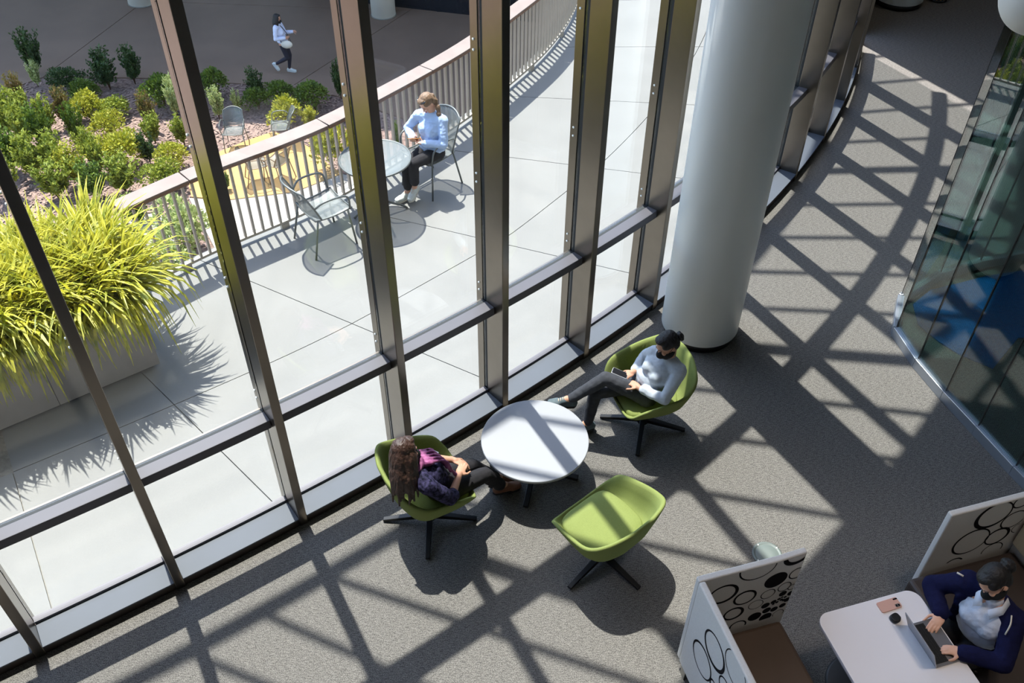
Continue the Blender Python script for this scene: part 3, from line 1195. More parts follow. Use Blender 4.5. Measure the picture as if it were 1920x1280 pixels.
# round floor box cover
f = tag(empty('floor_outlet', (1.975, 4.115, 0)), 'round grey green floor outlet cover set in the carpet', 'floor outlet')
mat('outlet_cover', srgb(104, 114, 112), 0.5, 0.0)
MB().lathe([(.115, 0), (.115, .006), (.105, .010), (.098, .010), (.094, .006), (.088, .006), (.084, .009), (.03, .009)], seg=48).build('cover', 'outlet_cover', f, True)
for a in range(4):
    MB().lathe([(.006, .008), (.006, .0115)], c=(math.cos(a * 1.57 + .6) * .1, math.sin(a * 1.57 + .6) * .1, 0), seg=10).build('screw', 'bolt_metal', f)

# ------------------------------------------------------------------ outdoor metal furniture
def grid_surface(fn, nu, nv, th=.004):
    vs, fs = [], []
    for i in range(nu + 1):
        for j in range(nv + 1):
            vs.append(Vector(fn(i / nu, j / nv)))
    for i in range(nu):
        for j in range(nv):
            a = i * (nv + 1) + j
            fs.append((a, a + nv + 1, a + nv + 2, a + 1))
    return MB().add(vs, fs)


def bistro_chair(loc, z, face, label, group, tube='tube_metal', parts=True):
    e = tag(empty('bistro_chair', (loc[0], loc[1], z), face), label, 'chair', group)

    def seat(u, v):
        x = -.20 + .42 * u
        y = (-.225 + .45 * v) * (1 - .06 * (1 - u))
        return (x, y, .445 - .018 * math.sin(math.pi * v) - .02 * math.sin(math.pi * u) + .015 * u)

    def back(u, v):
        a = (v - .5) * 2
        x = -.215 - .13 * u - .03 * u * u + .075 * a * a
        y = a * (.235 - .02 * u)
        return (x, y, .455 + .40 * u - .05 * u * a * a)
    s = grid_surface(seat, 10, 10).build('seat', 'mesh_metal', e, True)
    b = grid_surface(back, 10, 12).build('backrest', 'mesh_metal', e, True)
    for o in (s, b):
        sd = o.modifiers.new('thick', 'SOLIDIFY')
        sd.thickness = .004
    edge_s = [seat(u, 0) for u in np.linspace(0, 1, 8)] + [seat(1, v) for v in np.linspace(.1, .9, 7)] + [seat(u, 1) for u in np.linspace(1, 0, 8)] + [seat(0, v) for v in np.linspace(.9, .1, 7)]
    MB().tube(edge_s, .009, 6, True).build('seat_frame', tube, e, True)
    edge_b = [back(u, 0) for u in np.linspace(0, 1, 7)] + [back(1, v) for v in np.linspace(.08, .92, 10)] + [back(u, 1) for u in np.linspace(1, 0, 7)]
    MB().tube(edge_b, .011, 6).build('back_frame', tube, e, True)
    for sy in (-1, 1):
        bp = back(.42, 0 if sy < 0 else 1)
        MB().tube(smooth_path([Vector(bp), Vector((-.10, sy * .262, .665)), Vector((.10, sy * .268, .66)), Vector((.175, sy * .262, .61)), Vector((.19, sy * .245, .50)), Vector((.195, sy * .228, .45))], 18), .011, 6).build('armrest', tube, e, True)
        MB().tube([(.17, sy * .226, .45), (.215, sy * .245, .0)], .011, 6).build('leg', tube, e, True)
        MB().tube([(-.17, sy * .212, .45), (-.275, sy * .24, .0)], .011, 6).build('leg', tube, e, True)
    return e


bistro_chair((-.955, 9.12), 0, math.radians(229), 'metal mesh armchair with the person in light blue shirt', 'metal chairs on the terrace')
bistro_chair((-1.99, 8.06), 0, math.radians(38), 'empty metal mesh armchair left of the terrace table', 'metal chairs on the terrace')
zl = LOW + .055
for (u, v, fc, lb, tb) in ((445, 276, -85, 'metal armchair on the tan patio, nearest the shrubs', 'tube_metal'),
                           (532, 266, 190, 'metal armchair half hidden behind the timber cap', 'tube_metal'),
                           (486, 338, 20, 'metal armchair seen through the balusters at the patio edge', 'tube_brown'),
                           (524, 334, 150, 'brown framed armchair seen through the balusters', 'tube_brown')):
    q = at(u, v, zl)
    bistro_chair((q.x, q.y), zl, math.radians(fc), lb, 'chairs on the lower patio', tb)

ot = tag(empty('bistro_table', (-1.47, 8.54, 0)), 'round metal bistro table on the terrace', 'table')
MB().lathe([(.372, .712), (.378, .716), (.372, .722)], seg=64).build('table_top', 'mesh_table', ot)
MB().tube([(.376 * math.cos(a), .376 * math.sin(a), .715) for a in np.linspace(0, 2 * math.pi, 64, endpoint=False)], .012, 8, True).build('rim', 'tube_metal', ot, True)
for k in range(4):
    a = math.radians(20) + k * math.pi / 2
    d = Vector((math.cos(a), math.sin(a), 0))
    MB().tube(smooth_path([d * .22 + Vector((0, 0, .705)), d * .06 + Vector((0, 0, .60)), d * .035 + Vector((0, 0, .36)), d * .07 + Vector((0, 0, .17)), d * .25 + Vector((0, 0, .06)), d * .30 + Vector((0, 0, .012))], 20), .013, 8).build('leg', 'tube_metal', ot, True)
MB().lathe([(.055, .33), (.055, .36)], seg=20).build('collar', 'tube_metal', ot, True)

# ------------------------------------------------------------------ booth: two high backed settees and a table
BA = math.radians(16.5)
BO = (1.205, 3.19)
mat('panel_fabric', srgb(206, 203, 200), 0.92, 0, 0.04, 120, 0.1, 300, spec=0.1)
mat('print_black', srgb(24, 22, 26), 0.85, spec=0.1)
mat('vinyl_brown', srgb(82, 66, 56), 0.55, 0, 0.06, 5)
mat('vinyl_dark', srgb(58, 48, 44), 0.5, 0, 0.06, 5)
mat('cream_fabric', srgb(206, 196, 172), 0.92, 0, 0.03, 90)
mat('steel_leg', srgb(150, 150, 146), 0.35, 0.8)
mat('desk_white', srgb(238, 234, 236), 0.4, 0, 0.012, 2)
mat('desk_edge', srgb(180, 178, 188), 0.5)
mat('laptop_alu', srgb(150, 150, 154), 0.35, 0.7)
mat('key_black', srgb(18, 18, 20), 0.5)
mat('screen_dark', srgb(14, 15, 20), 0.12)
mat('phone_pink', srgb(214, 168, 152), 0.5)
mat('lens_dark', srgb(20, 20, 24), 0.2)
mat('case_black', srgb(22, 22, 24), 0.45)


def clip_rect(poly, x0, x1, y0, y1):
    def half(P, f, inter):
        out = []
        for i in range(len(P)):
            a, b = P[i - 1], P[i]
            if f(b):
                if not f(a): out.append(inter(a, b))
                out.append(b)
            elif f(a):
                out.append(inter(a, b))
        return out

    def ix(c):
        return lambda a, b: (c, a[1] + (b[1] - a[1]) * (c - a[0]) / (b[0] - a[0]))

    def iy(c):
        return lambda a, b: (a[0] + (b[0] - a[0]) * (c - a[1]) / (b[1] - a[1]), c)
    for f, g in ((lambda p: p[0] >= x0, ix(x0)), (lambda p: p[0] <= x1, ix(x1)), (lambda p: p[1] >= y0, iy(y0)), (lambda p: p[1] <= y1, iy(y1))):
        poly = half(poly, f, g)
        if len(poly) < 3:
            return []
    return poly


def print_rings(rings, rect, place, name, parent):
    """rings: (cx, cy, radius, stroke, eccentric shift); a stroke of None fills the disc"""
    for cx, cy, r, st, ec in rings:
        r *= (.80 if r > .03 else 1.0)
        mb = MB()
        n = 40
        for k in range(n):
            a, b = 2 * math.pi * k / n, 2 * math.pi * (k + 1) / n
            if st is None:
                q = [(cx, cy), (cx + r * math.cos(a), cy + r * math.sin(a)), (cx + r * math.cos(b), cy + r * math.sin(b))]
            else:
                ri = r - st
                ex, ey = ec
                q = [(cx + r * math.cos(a), cy + r * math.sin(a)), (cx + r * math.cos(b), cy + r * math.sin(b)),
                     (cx + ex + ri * math.cos(b), cy + ey + ri * math.sin(b)), (cx + ex + ri * math.cos(a), cy + ey + ri * math.sin(a))]
            q = clip_rect(q, *rect)
            if len(q) >= 3:
                mb.add([place(*p) for p in q], [tuple(range(len(q)))])
        if mb.f:
            mb.build(name, 'print_black', parent)


ZB, ZT = 0.12, 1.087
s1 = tag(empty('booth_settee', (BO[0], BO[1], 0), BA), 'empty high backed booth settee with black circle print, brown seat', 'settee', 'high backed booth settees')
MB().box((-.022, -.66, (ZB + ZT) / 2), (.045, 1.32, ZT - ZB)).build('back_panel', 'panel_fabric', s1, bevel=.012, seg=3)
# the side wing has a slight fold two thirds of the way out
MB().prism([(-.04, 0.0), (.50, 0.0), (.715, .012), (.715, .054), (.50, .045), (-.04, .045)], ZB, ZT).build('side_panel', 'panel_fabric', s1, bevel=.010, seg=3)
MB().box((.33, -.67, .28), (.66, 1.28, .18)).build('seat', 'vinyl_brown', s1, bevel=.03, seg=3)
MB().box((.31, -.67, .16), (.56, 1.2, .10)).build('seat_base', 'vinyl_brown', s1)
for x, y in ((-.02, -.06), (-.02, -1.22), (.60, -.06), (.60, -1.22)):
    MB().box((x, y, .066), (.025, .06, .132)).build('leg', 'steel_leg', s1)
eo = -.0455
R1 = [(-.235, .545, .165, .014, (.0, -.004)), (-.325, .815, .170, .020, (.004, .006)), (-.545, .985, .160, .008, (0, 0)), (-.510, .700, .098, .014, (.003, 0)), (-.405, .53, .062, .018, (0, .004)),
      (-.62, .60, .10, .012, (0, 0)), (-.78, .80, .15, .014, (.004, .003)), (-.80, .44, .14, .016, (0, .004)), (-1.02, .66, .13, .014, (0, 0)), (-1.15, .90, .14, .018, (.004, 0)), (-.40, .28, .09, .012, (0, 0)), (-.62, .32, .10, .01, (0, 0))]
print_rings(R1, (-1.31, -.01, ZB + .02, ZT - .015), lambda a, z: (eo, a, z), 'circle_print', s1)
# dense print on the inside of the wing
W = [(.365, 1.075, .165, .010, (.002, 0)), (.534, .861, .104, None, (0, 0)), (.640, 1.085, .125, .026, (.006, .008)), (.690, .864, .078, .010, (0, 0)), (.160, .86, .135, .020, (-.004, .002)), (.335, .745, .104, .016, (0, -.003)), (.509, .708, .068, .007, (0, 0)),
     (.626, .735, .064, .007, (0, 0)), (.285, .570, .095, .018, (-.003, 0)), (.439, .612, .068, .005, (0, 0)), (.522, .560, .040, None, (0, 0)), (.634, .648, .037, None, (0, 0)), (.701, .620, .034, None, (0, 0)), (.546, .487, .041, None, (0, 0)),
     (.607, .470, .036, None, (0, 0)), (.463, .450, .062, None, (0, 0)), (.556, .395, .060, None, (0, 0)), (.668, .485, .032, None, (0, 0)), (.350, .385, .080, .012, (0, 0)), (.655, .390, .055, .005, (0, 0)), (.580, .575, .022, None, (0, 0)), (.618, .590, .014, None, (0, 0)),
     (.610, .555, .013, None, (0, 0)), (.640, .570, .013, None, (0, 0)), (.640, .600, .010, None, (0, 0)), (.665, .590, .012, None, (0, 0)), (.585, .545, .011, None, (0, 0)), (.660, .555, .014, None, (0, 0)), (.690, .545, .026, None, (0, 0)), (.690, .700, .040, .006, (0, 0)), (.10, .60, .10, .014, (0, 0))]
print_rings(W, (.0, .705, .37, ZT - .012), lambda a, z: (a, -.0012 + max(0, (a - .5)) * .052, z), 'circle_print', s1)

s2 = tag(empty('booth_settee', (BO[0], BO[1], 0), BA), 'high backed booth settee where the laptop user sits', 'settee', 'high backed booth settees')
MB().prism([(1.765, 0), (2.53, 0), (2.53, .045), (1.765, .045)], ZB, ZT).build('side_panel', 'panel_fabric', s2, bevel=.010, seg=3)
MB().box((2.52, -.66, (ZB + ZT) / 2), (.045, 1.32, ZT - ZB)).build('back_panel', 'panel_fabric', s2, bevel=.012, seg=3)
MB().box((2.47, -.66, .80), (.06, 1.28, .52)).build('back_cushion', 'cream_fabric', s2, bevel=.02, seg=3)
MB().box((2.06, -.67, .36), (.86, 1.28, .18)).build('seat', 'vinyl_dark', s2, bevel=.03, seg=3)
MB().box((2.10, -.67, .20), (.72, 1.2, .14)).build('seat_base', 'vinyl_dark', s2)
for x, y in ((1.70, -.06), (1.70, -1.22), (2.50, -.06), (2.50, -1.22)):
    MB().box((x, y, .066), (.025, .06, .132)).build('leg', 'steel_leg', s2)
R2 = [(2.139, .955, .182, .022, (.010, .004)), (2.070, .679, .182, .014, (.004, -.002)), (2.292, .658, .124, .018, (-.004, -.004)), (2.350, .829, .124, .010, (.002, 0)), (2.321, .480, .108, .008, (0, 0)), (2.33, 1.04, .09, .012, (0, 0)), (2.450, .698, .070, .006, (0, 0)), (2.02, .42, .10, .014, (0, 0))]
print_rings(R2, (1.775, 2.44, .46, ZT - .012), lambda a, z: (a, -.0012, z), 'circle_print', s2)
R3 = [(-.42, .96, .09, .012, (0, 0)), (-.24, .84, .08, .01, (0, 0)), (-.66, .90, .11, .014, (0, 0))]
print_rings(R3, (-1.3, -.02, .55, 1.05), lambda a, z: (2.4392, a, z), 'circle_print', s2)

# booth table
bt = tag(empty('booth_table', (BO[0], BO[1], 0), BA), 'white rounded booth table carrying laptop and phone', 'table')
x0, x1, y0, y1, rc = .715, 1.45, -1.55, -.235, .085
pl_ = []
for cx, cy, a0 in ((x1 - rc, y1 - rc, 0), (x0 + rc, y1 - rc, 90), (x0 + rc, y0 + rc, 180), (x1 - rc, y0 + rc, 270)):
    for k in range(9):
        a = math.radians(a0 + k * 11.25)
        pl_.append((cx + rc * math.cos(a), cy + rc * math.sin(a)))
MB().prism(pl_, .705, .73).build('table_top', 'desk_white', bt, bevel=.003)
MB().prism([((x - 1.08) * .994 + 1.08, (y + .9) * .994 - .9) for x, y in pl_], .695, .7055).build('top_edge', 'desk_edge', bt)
MB().lathe([(.24, 0.0), (.24, .010), (.22, .018), (.05, .026)], c=(1.12, -.47, 0), seg=48).build('base_disc', 'black_base', bt, True)
MB().lathe([(.032, .02), (.032, .69), (.12, .695)], c=(1.12, -.47, 0), seg=20).build('pedestal', 'black_base', bt, True)
MB().lathe([(.24, 0.0), (.24, .010), (.22, .018), (.05, .026)], c=(1.12, -1.3, 0), seg=48).build('base_disc', 'black_base', bt, True)
MB().lathe([(.032, .02), (.032, .69), (.12, .695)], c=(1.12, -1.3, 0), seg=20).build('pedestal', 'black_base', bt, True)

lp = tag(empty('laptop', (BO[0], BO[1], .7302), BA), 'grey laptop open on the booth table', 'laptop')
lx0, lx1, ly0, ly1 = 1.245, 1.435, -.765, -.462
MB().box(((lx0 + lx1) / 2, (ly0 + ly1) / 2, .0075), (lx1 - lx0, ly1 - ly0, .012)).build('base', 'laptop_alu', lp, bevel=.004)
MB().box((1.300, (ly0 + ly1) / 2, .0138), (.088, .268, .001)).build('keyboard_tray', 'key_black', lp)
key_me = MB().box((0, 0, 0), (.0125, .0155, .0022)).mesh('key', 'key_black')
for i in range(5):
    for j in range(14):
        kx = link('key', key_me, lp)
        kx.location = (1.266 + i * .017, ly0 + .026 + j * .0193, .0152)
MB().box((1.395, (ly0 + ly1) / 2, .0138), (.062, .10, .0006)).build('trackpad', 'laptop_alu', lp)
lid = MB().hexa([(1.247, ly0, .014), (1.241, ly0, .014), (1.241, ly1, .014), (1.247, ly1, .014)],
                [(1.167, ly0, .198), (1.161, ly0, .196), (1.161, ly1, .196), (1.167, ly1, .198)]).build('lid', 'laptop_alu', lp, bevel=.0015)
MB().add([(1.2455, ly0 + .008, .022), (1.1685, ly0 + .008, .193), (1.1685, ly1 - .008, .193), (1.2455, ly1 - .008, .022)], [(0, 1, 2, 3)]).build('screen', 'screen_dark', lid)

ph = tag(empty('smartphone', (BO[0], BO[1], .7302), BA), 'pink smartphone lying face down on the booth table', 'phone')


def rbox(c, s, r, z0, z1, rz):
    out = []
    for cx, cy, a0 in ((s[0] / 2 - r, s[1] / 2 - r, 0), (-s[0] / 2 + r, s[1] / 2 - r, 90), (-s[0] / 2 + r, -s[1] / 2 + r, 180), (s[0] / 2 - r, -s[1] / 2 + r, 270)):
        for k in range(6):
            a = math.radians(a0 + k * 18)
            x, y = cx + r * math.cos(a), cy + r * math.sin(a)
            out.append((c[0] + x * math.cos(rz) - y * math.sin(rz), c[1] + x * math.sin(rz) + y * math.cos(rz)))
    return MB().prism(out, z0, z1)


prz = math.radians(2)
rbox((1.212, -.303), (.150, .076), .012, .0005, .0095, prz).build('case', 'phone_pink', ph, bevel=.002)
rbox((1.262, -.322), (.034, .022), .006, .0095, .0108, prz).build('camera_bump', 'steel_leg', ph)
for dx in (-.008, .008):
    MB().lathe([(.006, .0108), (.006, .0118)], c=(1.262 + dx, -.322, 0), seg=14).build('lens', 'lens_dark', ph)
rbox((1.270, -.276), (.030, .010), .003, .0095, .0105, prz).build('grip_slot', 'lens_dark', ph)
ec = tag(empty('earbud_case', (BO[0], BO[1], .7302), BA), 'small black rounded case beside the laptop lid', 'case')
rbox((1.19, -.402), (.066, .062), .024, .0005, .024, .2).build('body', 'case_black', ec, bevel=.009, seg=3)
rbox((1.19, -.402), (.060, .056), .021, .0245, .034, .2).build('cover', 'case_black', ec, bevel=.008, seg=3)

# ------------------------------------------------------------------ glass meeting room
mat('track_metal', srgb(176, 184, 196), 0.3, 0.7)
mat('joint_black', srgb(24, 26, 28), 0.5)
mat('rug_blue', srgb(34, 100, 168), 0.95, 0, 0.12, 30, 0.3, 200, spec=0.1)
mat('lamp_white', srgb(228, 228, 224), 0.5)
mat('cord_grey', srgb(60, 60, 60), 0.5)
mat('wicker', srgb(176, 138, 82), 0.7, 0, 0.15, 30)
GR = [(6.9, 7.98), (6.4, 7.98), (5.87, 7.92), (5.37, 7.82), (4.86, 7.67), (4.38, 7.47), (3.87, 7.09), (3.685, 6.62), (3.755, 6.19), (3.875, 5.78), (4.018, 5.37), (4.17, 4.93), (4.34, 4.49), (4.54, 4.06), (4.77, 3.66), (5.03, 3.29), (5.35, 2.92)]
room = tag(empty('window_30', (0, 0, 0)), kind='structure')
GH = 3.12
c_in = Vector((6.2, 5.6))
for i in range(len(GR) - 1):
    a, b = Vector(GR[i]), Vector(GR[i + 1])
    d = (b - a).normalized()
    nrm = Vector((d.y, -d.x))
    if nrm.dot(c_in - a) < 0:
        nrm = -nrm
    L = (b - a).length
    MB().add([(*(a + nrm * o), z) for z in (0, .105) for o in (-.035, .035)] + [(*(b + nrm * o), z) for z in (0, .105) for o in (-.035, .035)],
             [(0, 1, 3, 2), (4, 6, 7, 5), (0, 2, 6, 4), (1, 5, 7, 3), (2, 3, 7, 6), (0, 4, 5, 1)]).build('floor_track', 'track_metal', room, bevel=.004)
    a2, b2 = a + d * .004, b - d * .004
    m = MB().hexa([(*(a2 - nrm * .006), .10), (*(b2 - nrm * .006), .10), (*(b2 + nrm * .006), .10), (*(a2 + nrm * .006), .10)],
                  [(*(a2 - nrm * .006), GH), (*(b2 - nrm * .006), GH), (*(b2 + nrm * .006), GH), (*(a2 + nrm * .006), GH)])
    pn_ = m.build('pane', 'room_glass_reeded', room)
    uv = pn_.data.uv_layers.new(name='UVMap')
    for lp_ in pn_.data.loops:
        co = pn_.data.vertices[lp_.vertex_index].co
        uv.data[lp_.index].uv = ((Vector((co.x, co.y)) - a).dot(d), co.z)
    MB().box((b.x, b.y, (GH + .1) / 2), (.008, .016, GH - .1), math.atan2(d.y, d.x)).build('joint', 'joint_black', room)
rg = tag(MB().prism([tuple(at(u, v, .01).xy) for u, v in ((1712, 570), (1745, 543), (1800, 530), (1850, 517), (1930, 505), (1985, 560), (1985, 640), (1910, 632), (1862, 690), (1800, 665), (1760, 640), (1722, 608))], 0.0, .012).build('rug', 'rug_blue'),
         'blue rug lying on the floor inside the glass room', 'rug')

lamp = tag(empty('globe_lamp', (2.78, 4.86, 4.06)), 'white globe lamp hanging at the top right corner', 'lamp')
MB().ell((0, 0, 0), (.20, .20, .20), None, 40, 24).build('globe', 'lamp_white', lamp, True)
MB().tube([(0, 0, .19), (0, 0, ROOF_Z - 4.06)], .006, 6).build('cord', 'cord_grey', lamp)
MB().lathe([(.04, .185), (.04, .235), (.01, .25)], seg=20).build('holder', 'cord_grey', lamp, True)
wb = tag(empty('wicker_basket', (6.64, 14.42, 0)), 'tan open weave basket on black base far back by the column', 'basket')
MB().lathe([(.15, 0), (.15, .03), (.13, .035)], seg=28).build('base', 'black_base', wb, True)
for k in range(16):
    for sgn in (-1, 1):
        pts = []
        for j in range(11):
            tt = j / 10
            a = k * 2 * math.pi / 16 + sgn * tt * 1.1
            r = .14 + .06 * math.sin(tt * math.pi * .8)
            pts.append((r * math.cos(a), r * math.sin(a), .03 + tt * .5))
        MB().tube(pts, .006, 5).build('strand', 'wicker', wb, True)

# ------------------------------------------------------------------ people
from mathutils import noise as mnoise
mat('skin_warm', srgb(188, 142, 118), 0.55, 0, 0.05, 14, spec=0.3)
mat('skin_light', srgb(222, 172, 146), 0.55, 0, 0.05, 14, spec=0.3)
mat('hair_black', srgb(20, 16, 17), 0.6, 0, 0.35, 60, 0.5, 90, stretch=(1, 1, .12))
mat('hair_brown', srgb(62, 42, 34), 0.45, 0, 0.35, 60, 0.6, 90, stretch=(1, 1, .10))
mat('hair_light', srgb(120, 94, 70), 0.5, 0, 0.3, 60, 0.5, 90, stretch=(1, 1, .12))
mat('mask_black', srgb(16, 16, 18), 0.8)
mat('eye_dark', srgb(30, 22, 20), 0.25)
mat('lip_rose', srgb(176, 96, 90), 0.5)
mat('sweater_grey', srgb(186, 194, 204), 0.9, 0, 0.05, 60, 0.2, 200, spec=0.1)
mat('jeans_charcoal', srgb(66, 68, 74), 0.85, 0, 0.10, 30, 0.15, 150, spec=0.15)
mat('trousers_black', srgb(44, 43, 46), 0.8, 0, 0.12, 25, 0.1, 120, spec=0.15)
mat('shirt_blue', srgb(176, 196, 226), 0.85, 0, 0.06, 18, 0.25, 40, spec=0.1)
mat('cardigan_navy', srgb(24, 26, 58), 0.92, 0, 0.12, 40, 0.2, 150, spec=0.1)
mat('shirt_white', srgb(214, 218, 232), 0.85, 0, 0.05, 14, 0.4, 30, spec=0.1)
mat('floral_dark', srgb(16, 18, 34), 0.8, 0, col2=srgb(66, 62, 96), scale=46, detail=1, bump=0.2, bscale=30, spec=0.15)
mat('scarf_purple', srgb(112, 46, 92), 0.75, 0, col2=srgb(178, 104, 150), scale=22, detail=2, bump=0.35, bscale=22, stretch=(1, 1, .35))
mat('shoe_teal', srgb(84, 98, 104), 0.8, 0, 0.08, 50)
mat('shoe_white', srgb(206, 210, 206), 0.7, 0, 0.06, 40)
mat('shoe_brown', srgb(120, 78, 56), 0.6)
mat('sole_dark', srgb(40, 38, 40), 0.7)
mat('lace_beige', srgb(204, 178, 156), 0.8)
mat('jacket_white', srgb(206, 212, 234), 0.85, 0, 0.05, 20, 0.2, 40, spec=0.1)
mat('leggings_dark', srgb(38, 36, 48), 0.85, 0, 0.08, 20)
mat('bag_white', srgb(214, 206, 192), 0.75, 0, 0.05, 10)
mat('phone_dark', srgb(26, 26, 30), 0.2)
mat('phone_silver', srgb(196, 198, 204), 0.4, 0.4)
mat('phone_orange', srgb(206, 140, 70), 0.5)


def remesh(mb, name, m, parent, vox, smooth=4, fac=0.5, wrinkle=0.0, wscale=18.0, wdir=(1, 1, 1)):
    """union of overlapping closed shapes as one smooth skin"""
    me = mb.mesh(name)
    tmp = bpy.data.objects.new(name + '_tmp', me)
    COL.objects.link(tmp)
    r = tmp.modifiers.new('r', 'REMESH')
    r.mode = 'VOXEL'
    r.voxel_size = vox
    s = tmp.modifiers.new('s', 'SMOOTH')
    s.iterations = smooth
    s.factor = fac
    bpy.context.view_layer.update()
    dg = bpy.context.evaluated_depsgraph_get()
    out = bpy.data.meshes.new_from_object(tmp.evaluated_get(dg))
    bpy.data.objects.remove(tmp)
    bpy.data.meshes.remove(me)
    out.name = name
    if wrinkle > 0:
        n = len(out.vertices)
        nr = [v.normal.copy() for v in out.vertices]
        for i, v in enumerate(out.vertices):
            c = v.co
            k = mnoise.noise(Vector((c.x * wscale * wdir[0], c.y * wscale * wdir[1], c.z * wscale * wdir[2]))) + .5 * mnoise.noise(Vector((c.x, c.y, c.z)) * wscale * 2.3)
            v.co = c + nr[i] * (k * wrinkle)
    out.materials.clear()
    out.materials.append(MATS[m])
    for p in out.polygons:
        p.use_smooth = True
    return link(name, out, parent)


def ik(a, b, l1, l2, hint):
    """middle joint of a two-bone chain"""
    a, b, hint = Vector(a), Vector(b), Vector(hint)
    d = b - a
    L = min(d.length, (l1 + l2) * .999)
    d.normalize()
    x = (l1 * l1 - l2 * l2 + L * L) / (2 * L)
    h = math.sqrt(max(l1 * l1 - x * x, 1e-6))
    w = hint - a
    w = w - d * w.dot(d)
    if w.length < 1e-4:
        w = d.orthogonal()
    return a + d * x + w.normalized() * h


def frame(f, up=(0, 0, 1)):
    """matrix whose columns are left, forward, up"""
    f = Vector(f).normalized()
    l = Vector(up).cross(f).normalized()
    u = f.cross(l).normalized()
    return Matrix((l, f, u)).transposed()


def hand(mb, wrist, direction, palm_n, side, curl=.5, S=1.0, spread=.12):
    """palm and five fingers; palm_n points out of the palm, side +1 puts the thumb on the left of direction seen from the back"""
    d = Vector(direction).normalized()
    n = Vector(palm_n)
    n = (n - d * n.dot(d)).normalized()
    s = d.cross(n) * side
    w = Vector(wrist)
    M = Matrix((s, d, n)).transposed()
    mb.ell(w + d * .045 * S, (.039 * S, .052 * S, .0155 * S), M, 14, 8)
    mb.cap(w - d * .02 * S, w + d * .02 * S, .024 * S, .026 * S)
    for i, (off, L) in enumerate(((.028, .070), (.0095, .078), (-.0095, .073), (-.0275, .058))):
        p = w + d * (.082 - .006 * abs(i - 1)) * S + s * off * S
        a = 0.0
        dd = (d + s * (off * spread * 9)).normalized()
        r = .0086 * S
        for k, fr in enumerate((.45, .30, .25)):
            a += curl * (.55, .75, .55)[k]
            v = (dd * math.cos(a) + n * math.sin(a)).normalized()
            q = p + v * L * fr * S
            mb.cap(p, q, r, r * .92, 10)
            p, r = q, r * .92
    p = w + d * .025 * S + s * .030 * S
    v = (d * .62 + s * .72 + n * .25).normalized()
    q = p + v * .036 * S
    mb.cap(p, q, .0115 * S, .010 * S, 10)
    v2 = (d * .85 + s * .25 + n * (.35 + curl * .3)).normalized()
    q2 = q + v2 * .030 * S
    mb.cap(q, q2, .010 * S, .0088 * S, 10)
    mb.cap(q2, q2 + v2 * .022 * S, .0088 * S, .0075 * S, 10)


